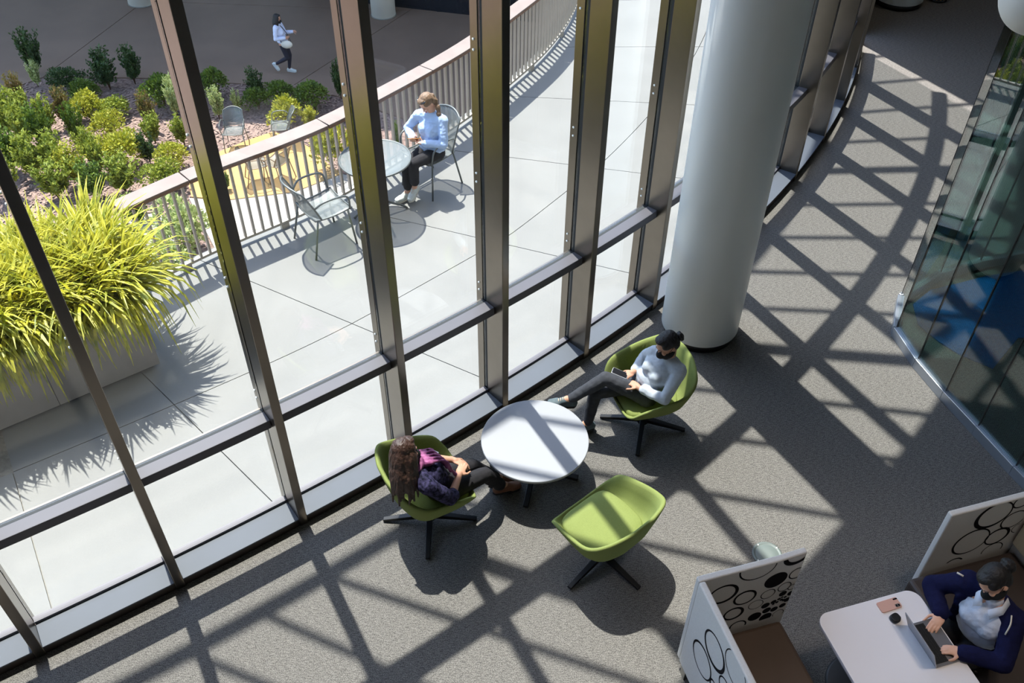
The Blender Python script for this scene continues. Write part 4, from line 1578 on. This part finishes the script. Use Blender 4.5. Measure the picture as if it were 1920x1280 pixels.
class Person:
    def __init__(self, label, loc, J, S=1.0, girth=1.0, skin='skin_warm'):
        self.e = tag(empty('person', loc), label, 'person')
        self.o = Vector(loc)
        self.S, self.g, self.skin = S, girth, skin
        self.J = {k: Vector(v) - (self.o if k not in ('face', 'chest_f', 'hip_f', 'handL', 'handR', 'palmL', 'palmR', 'toeLd', 'toeRd') else Vector((0, 0, 0))) for k, v in J.items()}
        J = self.J
        J['elL'] = ik(J['shL'], J['wrL'], .272 * S, .240 * S, J['elL'])
        J['elR'] = ik(J['shR'], J['wrR'], .272 * S, .240 * S, J['elR'])
        J['knL'] = ik(J['hipL'], J['anL'], .40 * S, .39 * S, J['knL'])
        J['knR'] = ik(J['hipR'], J['anR'], .40 * S, .39 * S, J['knR'])
        for w, e, s in (('wrL', 'elL', 'L'), ('wrR', 'elR', 'R')):
            d = J[w] - J[e]
            if d.length > .24 * S:
                J[w] = J[e] + d.normalized() * .24 * S
        for a, k in (('anL', 'knL'), ('anR', 'knR')):
            d = J[a] - J[k]
            if d.length > .39 * S * 1.01:
                J[a] = J[k] + d.normalized() * .39 * S

    bust = .055

    def torso(self, mb, pad=0.0, low=True, shoulders=True):
        J, S, g, bust = self.J, self.S, self.g, self.bust
        hip = (J['hipL'] + J['hipR']) / 2
        shm = (J['shL'] + J['shR']) / 2
        ax = (J['neck'] - hip).normalized()
        cf, hf = J['chest_f'].normalized(), J['hip_f'].normalized()
        Mh, Mc = frame(hf), frame(cf - ax * cf.dot(ax), ax)
        if low:
            mb.ell(hip + Vector((0, 0, .015)), (.158 * S * g + pad, .118 * S * g + pad, .115 * S + pad), Mh)
            mb.cap(J['hipL'], J['hipR'], .088 * S * g + pad, .088 * S * g + pad)
        mb.ell(hip.lerp(J['neck'], .34) + cf * .008, (.132 * S * g + pad, .098 * S * g + pad, .13 * S + pad), Mc)
        mb.ell(hip.lerp(J['neck'], .62), (.148 * S * g + pad, .104 * S * g + pad, .145 * S + pad), Mc)
        for k in (-1, 1):
            b = hip.lerp(J['neck'], .60) + Mc @ Vector((k * .055 * S * g, .048 * S * g, 0))
            mb.ell(b, (bust * 1.30 * S * g + pad, bust * 1.45 * S * g + pad, bust * 1.5 * S * g + pad), Mc)
        if not shoulders:
            mb.cap(J['neck'] - ax * .03, J['neck'] - ax * .005, .058 * S, .056 * S)
            return
        mb.cap(J['shL'].lerp(shm, .12), J['shR'].lerp(shm, .12), .056 * S + pad, .056 * S + pad)
        for k in ('shL', 'shR'):
            mb.cap(J['neck'] - ax * .02, J[k].lerp(shm, .2) + ax * .012, .048 * S + pad, .046 * S + pad)

    def arms(self, mb, pad=0.0, end=1.0, flare=0.0):
        J, S, g = self.J, self.S, 1 + (self.g - 1) * .6
        for s in 'LR':
            sh, el, wr = J['sh' + s], J['el' + s], J['wr' + s]
            mb.cap(sh, el, .048 * S * g + pad, .038 * S * g + pad)
            mb.cap(el, el.lerp(wr, end), .038 * S * g + pad, (.038 + (.025 - .038) * end) * S * g + pad + flare)

    def legs(self, mb, pad=0.0, end=1.0, flare=0.0, ends=None):
        J, S, g = self.J, self.S, self.g
        for s in 'LR':
            hp, kn, an = J['hip' + s], J['kn' + s], J['an' + s]
            f = (ends or {}).get(s, end)
            mb.cap(hp, kn, .082 * S * g + pad, .054 * S * g + pad)
            m = kn.lerp(an, .32)
            back = (J['hip' + s] - kn)
            mb.cap(kn, m, .052 * S * g + pad, .050 * S * g + pad)
            mb.cap(m, kn.lerp(an, f), .050 * S * g + pad, (.050 + (.032 - .050) * max(0, (f - .32) / .68)) * S + pad + flare)

    def head(self, mb):
        J, S = self.J, self.S
        M = frame(J['face'], (J['head'] - J['neck'])) if abs(J['face'].normalized().dot((J['head'] - J['neck']).normalized())) < .9 else frame(J['face'])
        self.M = M
        h = J['head']
        L = lambda x, y, z: h + M @ (Vector((x, y, z)) * S)
        self.L = L
        mb.cap(J['neck'] - Vector((0, 0, .02)), L(0, -.018, -.055), .050 * S, .048 * S)
        mb.ell(L(0, -.008, .028), (.074 * S, .092 * S, .088 * S), M)
        mb.ell(L(0, .020, -.030), (.060 * S, .066 * S, .080 * S), M)
        mb.ell(L(0, .048, -.088), (.030 * S, .028 * S, .022 * S), M)
        mb.cap(L(0, .084, .004), L(0, .100, -.028), .008 * S, .0115 * S, 10)
        mb.ell(L(0, .078, .018), (.045 * S, .014 * S, .010 * S), M)
        mb.ell(L(0, .080, -.058), (.022 * S, .010 * S, .010 * S), M)
        for k in (-1, 1):
            mb.ell(L(k * .036, .070, -.025), (.020 * S, .016 * S, .020 * S), M)
            mb.ell(L(k * .072, -.012, -.012), (.009 * S, .018 * S, .030 * S), M)

    def feet(self, mb, pad=0.0):
        J, S = self.J, self.S
        for s in 'LR':
            an = J['an' + s]
            d = J['toe' + s + 'd'].normalized()
            dn = Vector((0, 0, -1)) - d * (-d.z)
            dn.normalize()
            heel = an - d * .035 * S + dn * .045 * S
            ball = an + d * .105 * S + dn * .052 * S
            toe = an + d * .155 * S + dn * .054 * S
            mb.cap(an, heel, .032 * S + pad, .030 * S + pad)
            mb.cap(heel, ball, .030 * S + pad, .030 * S + pad)
            mb.cap(an + d * .02, ball, .034 * S + pad, .026 * S + pad)
            lat = d.cross(dn)
            for k in (-.014, .014):
                mb.cap(ball + lat * k, toe + lat * k * .6, .026 * S + pad, .020 * S + pad)

    def body(self, curlL=.5, curlR=.5, sideL=1, sideR=-1):
        J, S = self.J, self.S
        mb = MB()
        self.torso(mb)
        self.arms(mb)
        self.legs(mb)
        self.head(mb)
        self.feet(mb)
        hand(mb, J['wrL'], J['handL'], J['palmL'], sideL, curlL, S)
        hand(mb, J['wrR'], J['handR'], J['palmR'], sideR, curlR, S)
        b = remesh(mb, 'body', self.skin, self.e, .0052, 3, .5)
        L, M = self.L, self.M
        for k in (-1, 1):
            ey = MB().ell(L(k * .031, .080, .006), (.0085 * S, .005 * S, .0035 * S), M, 12, 8).build('eye', 'eye_dark', self.e, True)
            MB().cap(L(k * .018, .090, .026), L(k * .046, .078, .027), .0022 * S, .0016 * S, 8).build('eyebrow', 'eye_dark', self.e, True)
        return b

    def mask(self):
        L, M, S = self.L, self.M, self.S
        mb = MB()
        mb.ell(L(0, .034, -.066), (.071 * S, .074 * S, .056 * S), M)
        mb.ell(L(0, .080, -.050), (.042 * S, .052 * S, .044 * S), M)
        mb.ell(L(0, .054, -.096), (.046 * S, .044 * S, .032 * S), M)
        o = remesh(mb, 'face_mask', 'mask_black', self.e, .006, 4)
        for k in (-1, 1):
            MB().tube([L(k * .062, .040, -.030), L(k * .076, .008, -.006), L(k * .079, -.014, .012)], .0022 * S, 6).build('mask_strap', 'mask_black', o, True)
        return o


def cap_hair(P, mb, back=.0):
    """close fitting hair over the skull with the face left free"""
    L, M, S = P.L, P.M, P.S
    mb.ell(L(0, -.022, .040), (.083 * S, .092 * S, .086 * S), M)
    mb.ell(L(0, -.045, .005), (.079 * S, .066 * S, .088 * S), M)
    mb.ell(L(0, .030, .092), (.055 * S, .045 * S, .028 * S), M)
    for k in (-1, 1):
        mb.ell(L(k * .056, .012, .048), (.026 * S, .050 * S, .040 * S), M)


def shoes(P, m, sole, laces=None):
    J, S = P.J, P.S
    for s in 'LR':
        mb = MB()
        an = J['an' + s]
        d = J['toe' + s + 'd'].normalized()
        dn = Vector((0, 0, -1)) - d * (-d.z)
        dn.normalize()
        lat = d.cross(dn)
        heel = an - d * .040 * S + dn * .040 * S
        ball = an + d * .105 * S + dn * .046 * S
        toe = an + d * .165 * S + dn * .050 * S
        mb.cap(an - d * .012 * S + dn * .01, heel, .040 * S, .038 * S)
        mb.cap(heel, ball, .038 * S, .038 * S)
        mb.cap(an + d * .03 * S + dn * .012, ball, .038 * S, .034 * S)
        for k in (-.014, .014):
            mb.cap(ball + lat * k, toe + lat * k * .6, .034 * S, .028 * S)
        o = remesh(mb, 'shoe', m, P.e, .007, 4)
        so = MB()
        pts = [(-.075, .0, .034), (-.05, .03, .034), (.02, .034, .031), (.10, .044, .034), (.165, .038, .03), (.198, .0, .03), (.165, -.038, .03), (.10, -.044, .034), (.02, -.034, .031), (-.05, -.03, .034)]
        lo = [an + d * x * S + lat * y * S + dn * .088 * S for x, y, _ in pts]
        hi = [an + d * x * S + lat * y * S + dn * .068 * S for x, y, _ in pts]
        n = len(pts)
        so.add(lo + hi, [tuple(range(n)), tuple(range(2 * n - 1, n - 1, -1))] + [(i, n + i, n + (i + 1) % n, (i + 1) % n) for i in range(n)])
        so.build('sole', sole, o, bevel=.004)
        if laces:
            for k in range(4):
                c = an + d * (.045 + k * .018) * S - dn * (.018 - k * .009) * S
                MB().tube([c + lat * .024 * S + dn * .012, c + lat * .008 * S - dn * .003, c - lat * .008 * S - dn * .003, c - lat * .024 * S + dn * .012], .0035 * S, 6).build('lace', laces, o, True)


def deg(a, el=0.0):
    a, el = math.radians(a), math.radians(el)
    return Vector((math.cos(a) * math.cos(el), math.sin(a) * math.cos(el), math.sin(el)))


# ---- person in grey, legs crossed, chair by the column
G = Person('person in light grey sweater and black mask, legs crossed, beside the white column', (1.14, 5.44, .0), dict(
    neck=(1.255, 5.335, .925), head=(1.222, 5.335, 1.062), face=deg(205, -28), chest_f=deg(216, 18), hip_f=deg(204),
    shL=(1.335, 5.235, .862), shR=(1.155, 5.455, .862), hipL=(1.115, 5.290, .515), hipR=(1.070, 5.445, .515),
    elL=(1.19, 5.10, .60), elR=(1.07, 5.62, .60), wrL=(1.035, 5.255, .650), wrR=(1.000, 5.425, .665),
    handL=(-.10, .10, .005), handR=(-.085, -.055, -.01), palmL=(-.2, .2, -1), palmR=(.3, .2, -1),
    knL=(.75, 5.36, .70), knR=(.70, 5.38, .62), anL=(.485, 5.335, .425), anR=(.655, 5.365, .095), toeLd=deg(184, 6), toeRd=deg(196, -4)), .95)
G.bust = .046
G.body(.55, .7)
mb = MB(); G.torso(mb, .012, False); G.arms(mb, .011, .82, .004)
remesh(mb, 'sweater', 'sweater_grey', G.e, .007, 9, .5, .006, 14, (1, 1, 1.6))
mb = MB(); G.legs(mb, .008, .93, .002)
hip = (G.J['hipL'] + G.J['hipR']) / 2
mb.ell(hip + Vector((0, 0, .01)), (.160, .125, .112), frame(deg(204)))
mb.cap(G.J['hipL'], G.J['hipR'], .092, .092)
remesh(mb, 'jeans', 'jeans_charcoal', G.e, .007, 4, .5, .004, 16)
mb = MB(); cap_hair(G, mb)
hb = remesh(mb, 'hair', 'hair_black', G.e, .006, 3, .5, .002, 60)
mb = MB()
for k in range(7):
    a = k * .9
    mb.tube([G.L(math.cos(a + t) * .030, -.128 + math.sin(t * 2 + k) * .010, -.010 + math.sin(a + t) * .030) for t in np.linspace(0, 2.4, 9)], .014, 8)
mb.ell(G.L(0, -.125, -.010), (.034, .030, .034), G.M)
remesh(mb, 'hair_bun', 'hair_black', hb, .005, 2)
G.mask()
shoes(G, 'shoe_teal', 'sole_dark', 'lace_beige')
hm = (Vector(G.J['wrR']) + Vector((-.115, -.03, .012)))
p_ = tag(empty('smartphone', (1.14 + hm.x, 5.44 + hm.y, hm.z), math.radians(205)), 'dark smartphone held by the person in grey', 'phone')
rbox((0, 0), (.135, .068), .010, -.004, .004, 0).build('case', 'phone_silver', p_, bevel=.0015)
rbox((0, 0), (.128, .062), .009, .0041, .0048, 0).build('screen', 'phone_dark', p_)
p_.rotation_euler = (0, math.radians(-12), math.radians(160))

# ---- long haired person in the left chair
Q = Person('person with long brown hair and purple scarf by the window', (-.636, 4.41, 0), dict(
    neck=(-.690, 4.215, .925), head=(-.742, 4.222, 1.058), face=deg(38, -12), chest_f=deg(45, 28), hip_f=deg(40),
    shL=(-.770, 4.330, .850), shR=(-.585, 4.085, .855), hipL=(-.590, 4.425, .515), hipR=(-.475, 4.300, .515),
    elL=(-.60, 4.62, .55), elR=(-.40, 4.02, .58), wrL=(-.435, 4.500, .640), wrR=(-.385, 4.350, .640),
    handL=(.08, -.03, -.01), handR=(.03, .10, .01), palmL=(0, -.3, -1), palmR=(-.2, 0, -1),
    knL=(-.33, 4.66, .62), knR=(-.18, 4.53, .62), anL=(-.115, 4.755, .105), anR=(-.075, 4.680, .105), toeLd=deg(30, -8), toeRd=deg(24, -8)), .94)
Q.body(.5, .5)
mb = MB(); Q.torso(mb, .016, False); Q.arms(mb, .018, .12, .006)
remesh(mb, 'blouse', 'floral_dark', Q.e, .007, 9, .5, .006, 14)
mb = MB(); Q.legs(mb, .010, .88, .010)
hip = (Q.J['hipL'] + Q.J['hipR']) / 2
mb.ell(hip + Vector((0, 0, .01)), (.162, .13, .112), frame(deg(40)))
mb.cap(Q.J['hipL'], Q.J['hipR'], .094, .094)
remesh(mb, 'trousers', 'trousers_black', Q.e, .007, 4, .5, .004, 14)
# scarf falling over the chest
cfr = frame(Q.J['chest_f'], Q.J['neck'] - hip)
mb = MB()
for k, (x0, x1) in enumerate(((-.075, -.10), (-.035, -.055), (.005, -.005), (.045, .035), (.075, .075))):
    pts = [Q.J['neck'] + cfr @ Vector((x0 * .8, .045, .0)), hip.lerp(Q.J['neck'], .70) + cfr @ Vector((x0, .150, 0)), hip.lerp(Q.J['neck'], .42) + cfr @ Vector((x1, .142, 0)), hip.lerp(Q.J['neck'], .20) + cfr @ Vector((x1, .135, 0))]
    mb.tube(smooth_path(pts, 14), [.016 + .006 * math.sin(i) for i in range(14)], 8)
mb.tube([Q.J['neck'] + cfr @ Vector((math.cos(a) * .066, math.sin(a) * .066, .012)) for a in np.linspace(0, 6.28, 20, endpoint=False)], .020, 8, True)
remesh(mb, 'scarf', 'scarf_purple', Q.e, .006, 3, .5, .003, 30)
mb = MB(); cap_hair(Q, mb)
L = Q.L
mb.ell(L(0, -.075, -.06), (.085, .045, .13), Q.M)
mb.ell(L(0, -.085, -.16), (.090, .040, .13), Q.M)
for i in range(40):
    a = -2.5 + i * 5.0 / 39
    x, y = math.sin(a) * .082, -math.cos(a) * .085
    if y > .035:
        continue
    ln = .25 + .06 * math.sin(i * 2.1) + .04 * math.sin(i * .9)
    pts = [L(x * .55, y * .55, .045), L(x * 1.0, y * 1.0, -.02), L(x * 1.12, y * 1.12 - .008, -.12), L(x * 1.22 + .01 * math.sin(i * 3), y * 1.2 - .012, -.20), L(x * 1.2 + .012 * math.cos(i * 2), y * 1.2 - .01, -.08 - ln)]
    mb.tube(smooth_path(pts, 12), [.022, .022, .022, .021, .020, .019, .018, .016, .014, .012, .010, .007], 8)
remesh(mb, 'hair', 'hair_brown', Q.e, .006, 3, .5, .004, 55, (1, 1, .25))
Q.mask()
shoes(Q, 'shoe_brown', 'sole_dark')
bp_ = at(806, 850, .70)
bk = tag(empty('smartphone', bp_), 'silver smartphone tucked between purple scarf and chair arm', 'phone')
rbox((0, 0), (.14, .07), .010, -.004, .004, .9).build('case', 'phone_silver', bk, bevel=.0015)
rbox((0, 0), (.132, .062), .009, -.0048, -.0041, .9).build('screen', 'phone_dark', bk)
bk.rotation_euler = (math.radians(-25), math.radians(12), 0)

# ---- person in blue shirt on the terrace
B = Person('person in light blue shirt reading a phone on the terrace', (-.955, 9.12, 0), dict(
    neck=(-.895, 9.060, .965), head=(-.930, 9.040, 1.098), face=deg(222, -42), chest_f=deg(236, -4), hip_f=deg(232),
    shL=(-.770, 9.000, .905), shR=(-1.040, 9.135, .905), hipL=(-.845, 8.990, .515), hipR=(-.955, 9.095, .515),
    elL=(-.70, 8.86, .62), elR=(-1.20, 9.12, .62), wrL=(-.985, 8.885, .690), wrR=(-1.105, 8.985, .690),
    handL=(-.10, .05, .01), handR=(.00, -.09, .02), palmL=(0, .3, 1), palmR=(.2, 0, 1),
    knL=(-1.02, 8.76, .66), knR=(-1.10, 8.90, .66), anL=(-1.100, 8.790, .195), anR=(-1.185, 8.830, .100), toeLd=deg(250, -12), toeRd=deg(215, -4)), .92, 1.0, 'skin_light')
B.body(.8, .9)
mb = MB(); B.torso(mb, .018, False); B.arms(mb, .013, .93, .006)
hip = (B.J['hipL'] + B.J['hipR']) / 2
mb.ell(hip + Vector((0, 0, .06)), (.165, .135, .085), frame(deg(232)))
remesh(mb, 'shirt', 'shirt_blue', B.e, .007, 9, .5, .007, 16)
mb = MB(); B.legs(mb, .010, .78, .008)
mb.ell(hip + Vector((0, 0, .0)), (.155, .12, .10), frame(deg(232)))
mb.cap(B.J['hipL'], B.J['hipR'], .090, .090)
remesh(mb, 'trousers', 'trousers_black', B.e, .007, 4, .5, .004, 14)
mb = MB(); cap_hair(B, mb)
pts = [B.L(0, -.09, .03), B.L(.02, -.100, -.01)] + [B.L(.03, -.09, -.02) + Vector((.02, -.01, -.05)), B.L(.04, -.08, -.02) + Vector((.045, -.03, -.12)), B.L(.04, -.06, -.02) + Vector((.055, -.05, -.19))]
mb.tube(smooth_path(pts, 12), [.026 + .006 * math.sin(i * 2.2) for i in range(11)] + [.010], 8)
remesh(mb, 'hair', 'hair_light', B.e, .006, 3, .5, .002, 60)
MB().ell(B.L(0, .094, -.058), (.022, .007, .007), B.M, 14, 8).build('lips', 'lip_rose', B.e, True)
MB().tube([B.L(math.cos(a) * .080, .000 + math.sin(a) * .055, .098) for a in np.linspace(.2, 2.94, 12)], .008, 8).build('sunglasses', 'phone_dark', B.e, True)
shoes(B, 'shoe_white', 'bag_white', 'lace_beige')
hc = (B.J['wrL'] + B.J['handL'].normalized() * .085 + B.J['wrR'] + B.J['handR'].normalized() * .085) / 2 + B.o
p_ = tag(empty('smartphone', (hc.x, hc.y, hc.z + .035)), 'orange cased smartphone held on the terrace', 'phone')
rbox((0, 0), (.135, .068), .010, -.004, .004, 0).build('case', 'phone_orange', p_, bevel=.0015)
rbox((0, 0), (.126, .060), .009, .0041, .0048, 0).build('screen', 'phone_dark', p_)
p_.rotation_euler = (math.radians(20), math.radians(-15), math.radians(215))

# ---- laptop user in the booth
N_ = Person('person in navy cardigan typing on the laptop in the booth', (3.06, 3.12, 0), dict(
    neck=(2.985, 3.115, 1.030), head=(2.945, 3.150, 1.172), face=deg(208, -40), chest_f=deg(214, -6), hip_f=deg(200),
    shL=(3.085, 3.000, .955), shR=(2.885, 3.270, .965), hipL=(3.100, 3.060, .525), hipR=(3.045, 3.240, .525),
    elL=(2.96, 2.80, .74), elR=(2.76, 3.36, .76), wrL=(2.795, 2.898, .772), wrR=(2.748, 3.150, .778),
    handL=(-.10, .03, -.012), handR=(-.075, -.08, -.012), palmL=(0, 0, -1), palmR=(0, 0, -1),
    knL=(2.74, 2.95, .62), knR=(2.70, 3.14, .62), anL=(2.66, 2.93, .095), anR=(2.61, 3.11, .095), toeLd=deg(197, -5), toeRd=deg(197, -5)), .97, 1.16, 'skin_light')
N_.bust = .042
N_.body(.55, .32)
hip = (N_.J['hipL'] + N_.J['hipR']) / 2
mb = MB(); N_.torso(mb, .024, False, False)
remesh(mb, 'shirt', 'shirt_white', N_.e, .007, 9, .5, .004, 18)
mb = MB(); N_.legs(mb, .010, .95, .006)
mb.ell(hip, (.18, .145, .11), frame(deg(200)))
mb.cap(N_.J['hipL'], N_.J['hipR'], .10, .10)
remesh(mb, 'trousers', 'trousers_black', N_.e, .009, 4)
# open cardigan: sleeves, back and two front edges
cfr = frame(N_.J['chest_f'], N_.J['neck'] - hip)
mb = MB(); N_.arms(mb, .020, .93, .006)
ctr = lambda t, x, y: hip.lerp(N_.J['neck'], t) + cfr @ Vector((x, y, 0))
for t, w, dpt in ((.05, .165, .10), (.22, .155, .10), (.40, .150, .10), (.58, .155, .10), (.74, .160, .095)):
    arc = []
    for a in np.linspace(math.radians(-35), math.radians(215), 15):
        arc.append(ctr(t, math.cos(a) * (w + .022), -math.sin(a) * (dpt + .030) + .012))
    mb.tube(arc, .040, 8)
mb.cap(N_.J['shL'] - cfr @ Vector((0, .02, 0)), N_.J['shR'] - cfr @ Vector((0, .02, 0)), .074, .074)
for k in ('shL', 'shR'):
    mb.cap(N_.J['neck'] - cfr @ Vector((0, .040, .025)), N_.J[k], .052, .076)
remesh(mb, 'cardigan', 'cardigan_navy', N_.e, .008, 9, .5, .006, 14)
# shirt collar and dangling cords
for k in (-1, 1):
    nk = lambda x, y, z: N_.J['neck'] + cfr @ Vector((k * x, y, z))
    fl = MB().add([nk(.052, -.035, .045), nk(.066, .03, .032), nk(.020, .092, -.012), nk(.058, .112, -.052), nk(.094, .045, -.012), nk(.080, -.03, .012)], [(0, 1, 4, 5), (1, 2, 3, 4)]).build('collar', 'shirt_white', N_.e, True)
    fl.modifiers.new('thick', 'SOLIDIFY').thickness = .006
MB().tube(smooth_path([N_.J['shL'] + cfr @ Vector((-.02, .03, .085)), N_.J['shL'] + cfr @ Vector((.01, .075, .065)), N_.J['shL'] + cfr @ Vector((.02, .11, .0))], 8), .005, 6).build('cord', 'bag_white', N_.e, True)
MB().tube([N_.J['shR'] + cfr @ Vector((-.02, .03, .078)), N_.J['shR'] + cfr @ Vector((-.06, .04, .078))], .006, 6).build('cord', 'bag_white', N_.e, True)
mb = MB(); cap_hair(N_, mb)
mb.ell(N_.L(0, -.128, .03), (.048, .040, .046), N_.M)
mb.tube([N_.L(math.cos(a) * .036, -.130, .03 + math.sin(a) * .036) for a in np.linspace(0, 5.6, 14)], .018, 8)
remesh(mb, 'hair', 'hair_black', N_.e, .006, 3, .5, .002, 60)
N_.mask()
shoes(N_, 'sole_dark', 'sole_dark')

# ---- person walking across the plaza
zf = LOW + .02
W_ = Person('person in white jacket walking across the shaded plaza with a white bag', (-5.93, 22.66, zf), dict(
    neck=(-6.000, 22.60, zf + 1.350), head=(-5.970, 22.60, zf + 1.490), face=deg(-12, -12), chest_f=deg(-10, 4), hip_f=deg(-8),
    shL=(-5.960, 22.750, zf + 1.285), shR=(-6.020, 22.450, zf + 1.285), hipL=(-5.925, 22.72, zf + .830), hipR=(-5.945, 22.56, zf + .830),
    elL=(-5.86, 22.80, zf + .95), elR=(-6.10, 22.36, zf + 1.0), wrL=(-5.660, 22.740, zf + 1.080), wrR=(-5.830, 22.480, zf + 1.030),
    handL=(.09, -.03, .03), handR=(.09, .04, .0), palmL=(0, -1, 0), palmR=(0, 1, 0),
    knL=(-5.6, 22.72, zf + .45), knR=(-5.6, 22.55, zf + .45), anL=(-5.895, 22.70, zf + .088), anR=(-6.190, 22.58, zf + .270), toeLd=deg(-8, -2), toeRd=deg(-8, -55)), .96)
W_.body(.6, .6)
mb = MB(); W_.torso(mb, .016, False); W_.arms(mb, .015, .94, .005)
hip = (W_.J['hipL'] + W_.J['hipR']) / 2
mb.ell(hip + Vector((0, 0, .07)), (.165, .135, .085), frame(deg(-8)))
remesh(mb, 'jacket', 'jacket_white', W_.e, .008, 9, .5, .006, 16)
mb = MB(); W_.legs(mb, .006, .95)
mb.ell(hip, (.150, .12, .10), frame(deg(-8)))
remesh(mb, 'leggings', 'leggings_dark', W_.e, .008, 4)
mb = MB(); cap_hair(W_, mb)
for i in range(18):
    a = -2.2 + i * 4.4 / 17
    x, y = math.sin(a) * .08, -math.cos(a) * .085
    mb.tube(smooth_path([W_.L(x * .8, y * .8, .05), W_.L(x * 1.1, y * 1.1, -.05), W_.L(x * 1.15, y * 1.1, -.14), W_.L(x * 1.0 + .02, y * .9 + .01, -.21)], 8), .024, 7)
remesh(mb, 'hair', 'hair_black', W_.e, .007, 3, .5, .003, 50)
W_.mask()
shoes(W_, 'shoe_white', 'shoe_white')
bg = tag(empty('shoulder_bag', (-5.80, 22.47, zf + .86)), 'off white bag hanging at the walking person front', 'bag')
mb = MB()
mb.ell((0, 0, 0), (.15, .065, .105), frame(deg(-80)) if False else None)
remesh(mb, 'bag_body', 'bag_white', bg, .008, 3, .5, .004, 12)
MB().tube(smooth_path([Vector((-.13, .0, .03)), Vector((-.19, .05, .28)), Vector((-.20, .08, .46)), Vector((-.12, .13, .44)), Vector((.02, .10, .25)), Vector((.12, .02, .04))], 18), .010, 6).build('strap', 'sole_dark', bg, True)

# ------------------------------------------------------------------ unseen ceiling spots, added as warm fill mainly for the booth
mat('fixture_white', srgb(235, 233, 228), 0.5)
glow = bpy.data.materials.new('fill_lamp_glow')
glow.use_nodes = True
gn = glow.node_tree.nodes['Principled BSDF']
gn.inputs['Emission Color'].default_value = (1.0, 0.86, 0.70, 1)
gn.inputs['Emission Strength'].default_value = 2.0
MATS['fill_lamp_glow'] = glow
DL = [(2.2, 2.0, 'added fill lamp on the ceiling above the empty booth settee', 220), (2.9, 2.5, 'added fill lamp on the ceiling above the booth table', 240), (3.5, 1.9, 'added fill lamp on the ceiling above the laptop user', 210),
      (5.6, 1.6, 'added fill lamp on the ceiling beside the glass room', 120), (2.6, 9.4, 'added fill lamp on the ceiling behind the white column', 60), (6.6, 13.4, 'added fill lamp on the ceiling at the far end by the basket', 120)]
for i, (x, y, lb, en) in enumerate(DL):
    dl = tag(empty('added_downlight', (x, y, ROOF_Z)), lb, 'lamp', 'added ceiling fill lamps')
    MB().lathe([(.16, -.03), (.17, -.02), (.17, 0.0)], seg=28).build('ring', 'fixture_white', dl, True)
    MB().lathe([(.13, -.034), (.13, -.031)], seg=28).build('diffuser', 'fill_lamp_glow', dl)
    ld = bpy.data.lights.new('fill_spot', 'SPOT')
    ld.spot_size = math.radians(46)
    ld.spot_blend = 0.9
    ld.shadow_soft_size = .13
    ld.energy = en
    ld.color = (1.0, 0.86, 0.72)
    lo = bpy.data.objects.new('fill_spot', ld)
    COL.objects.link(lo)
    lo.location = (0, 0, -.08)
    lo.parent = dl
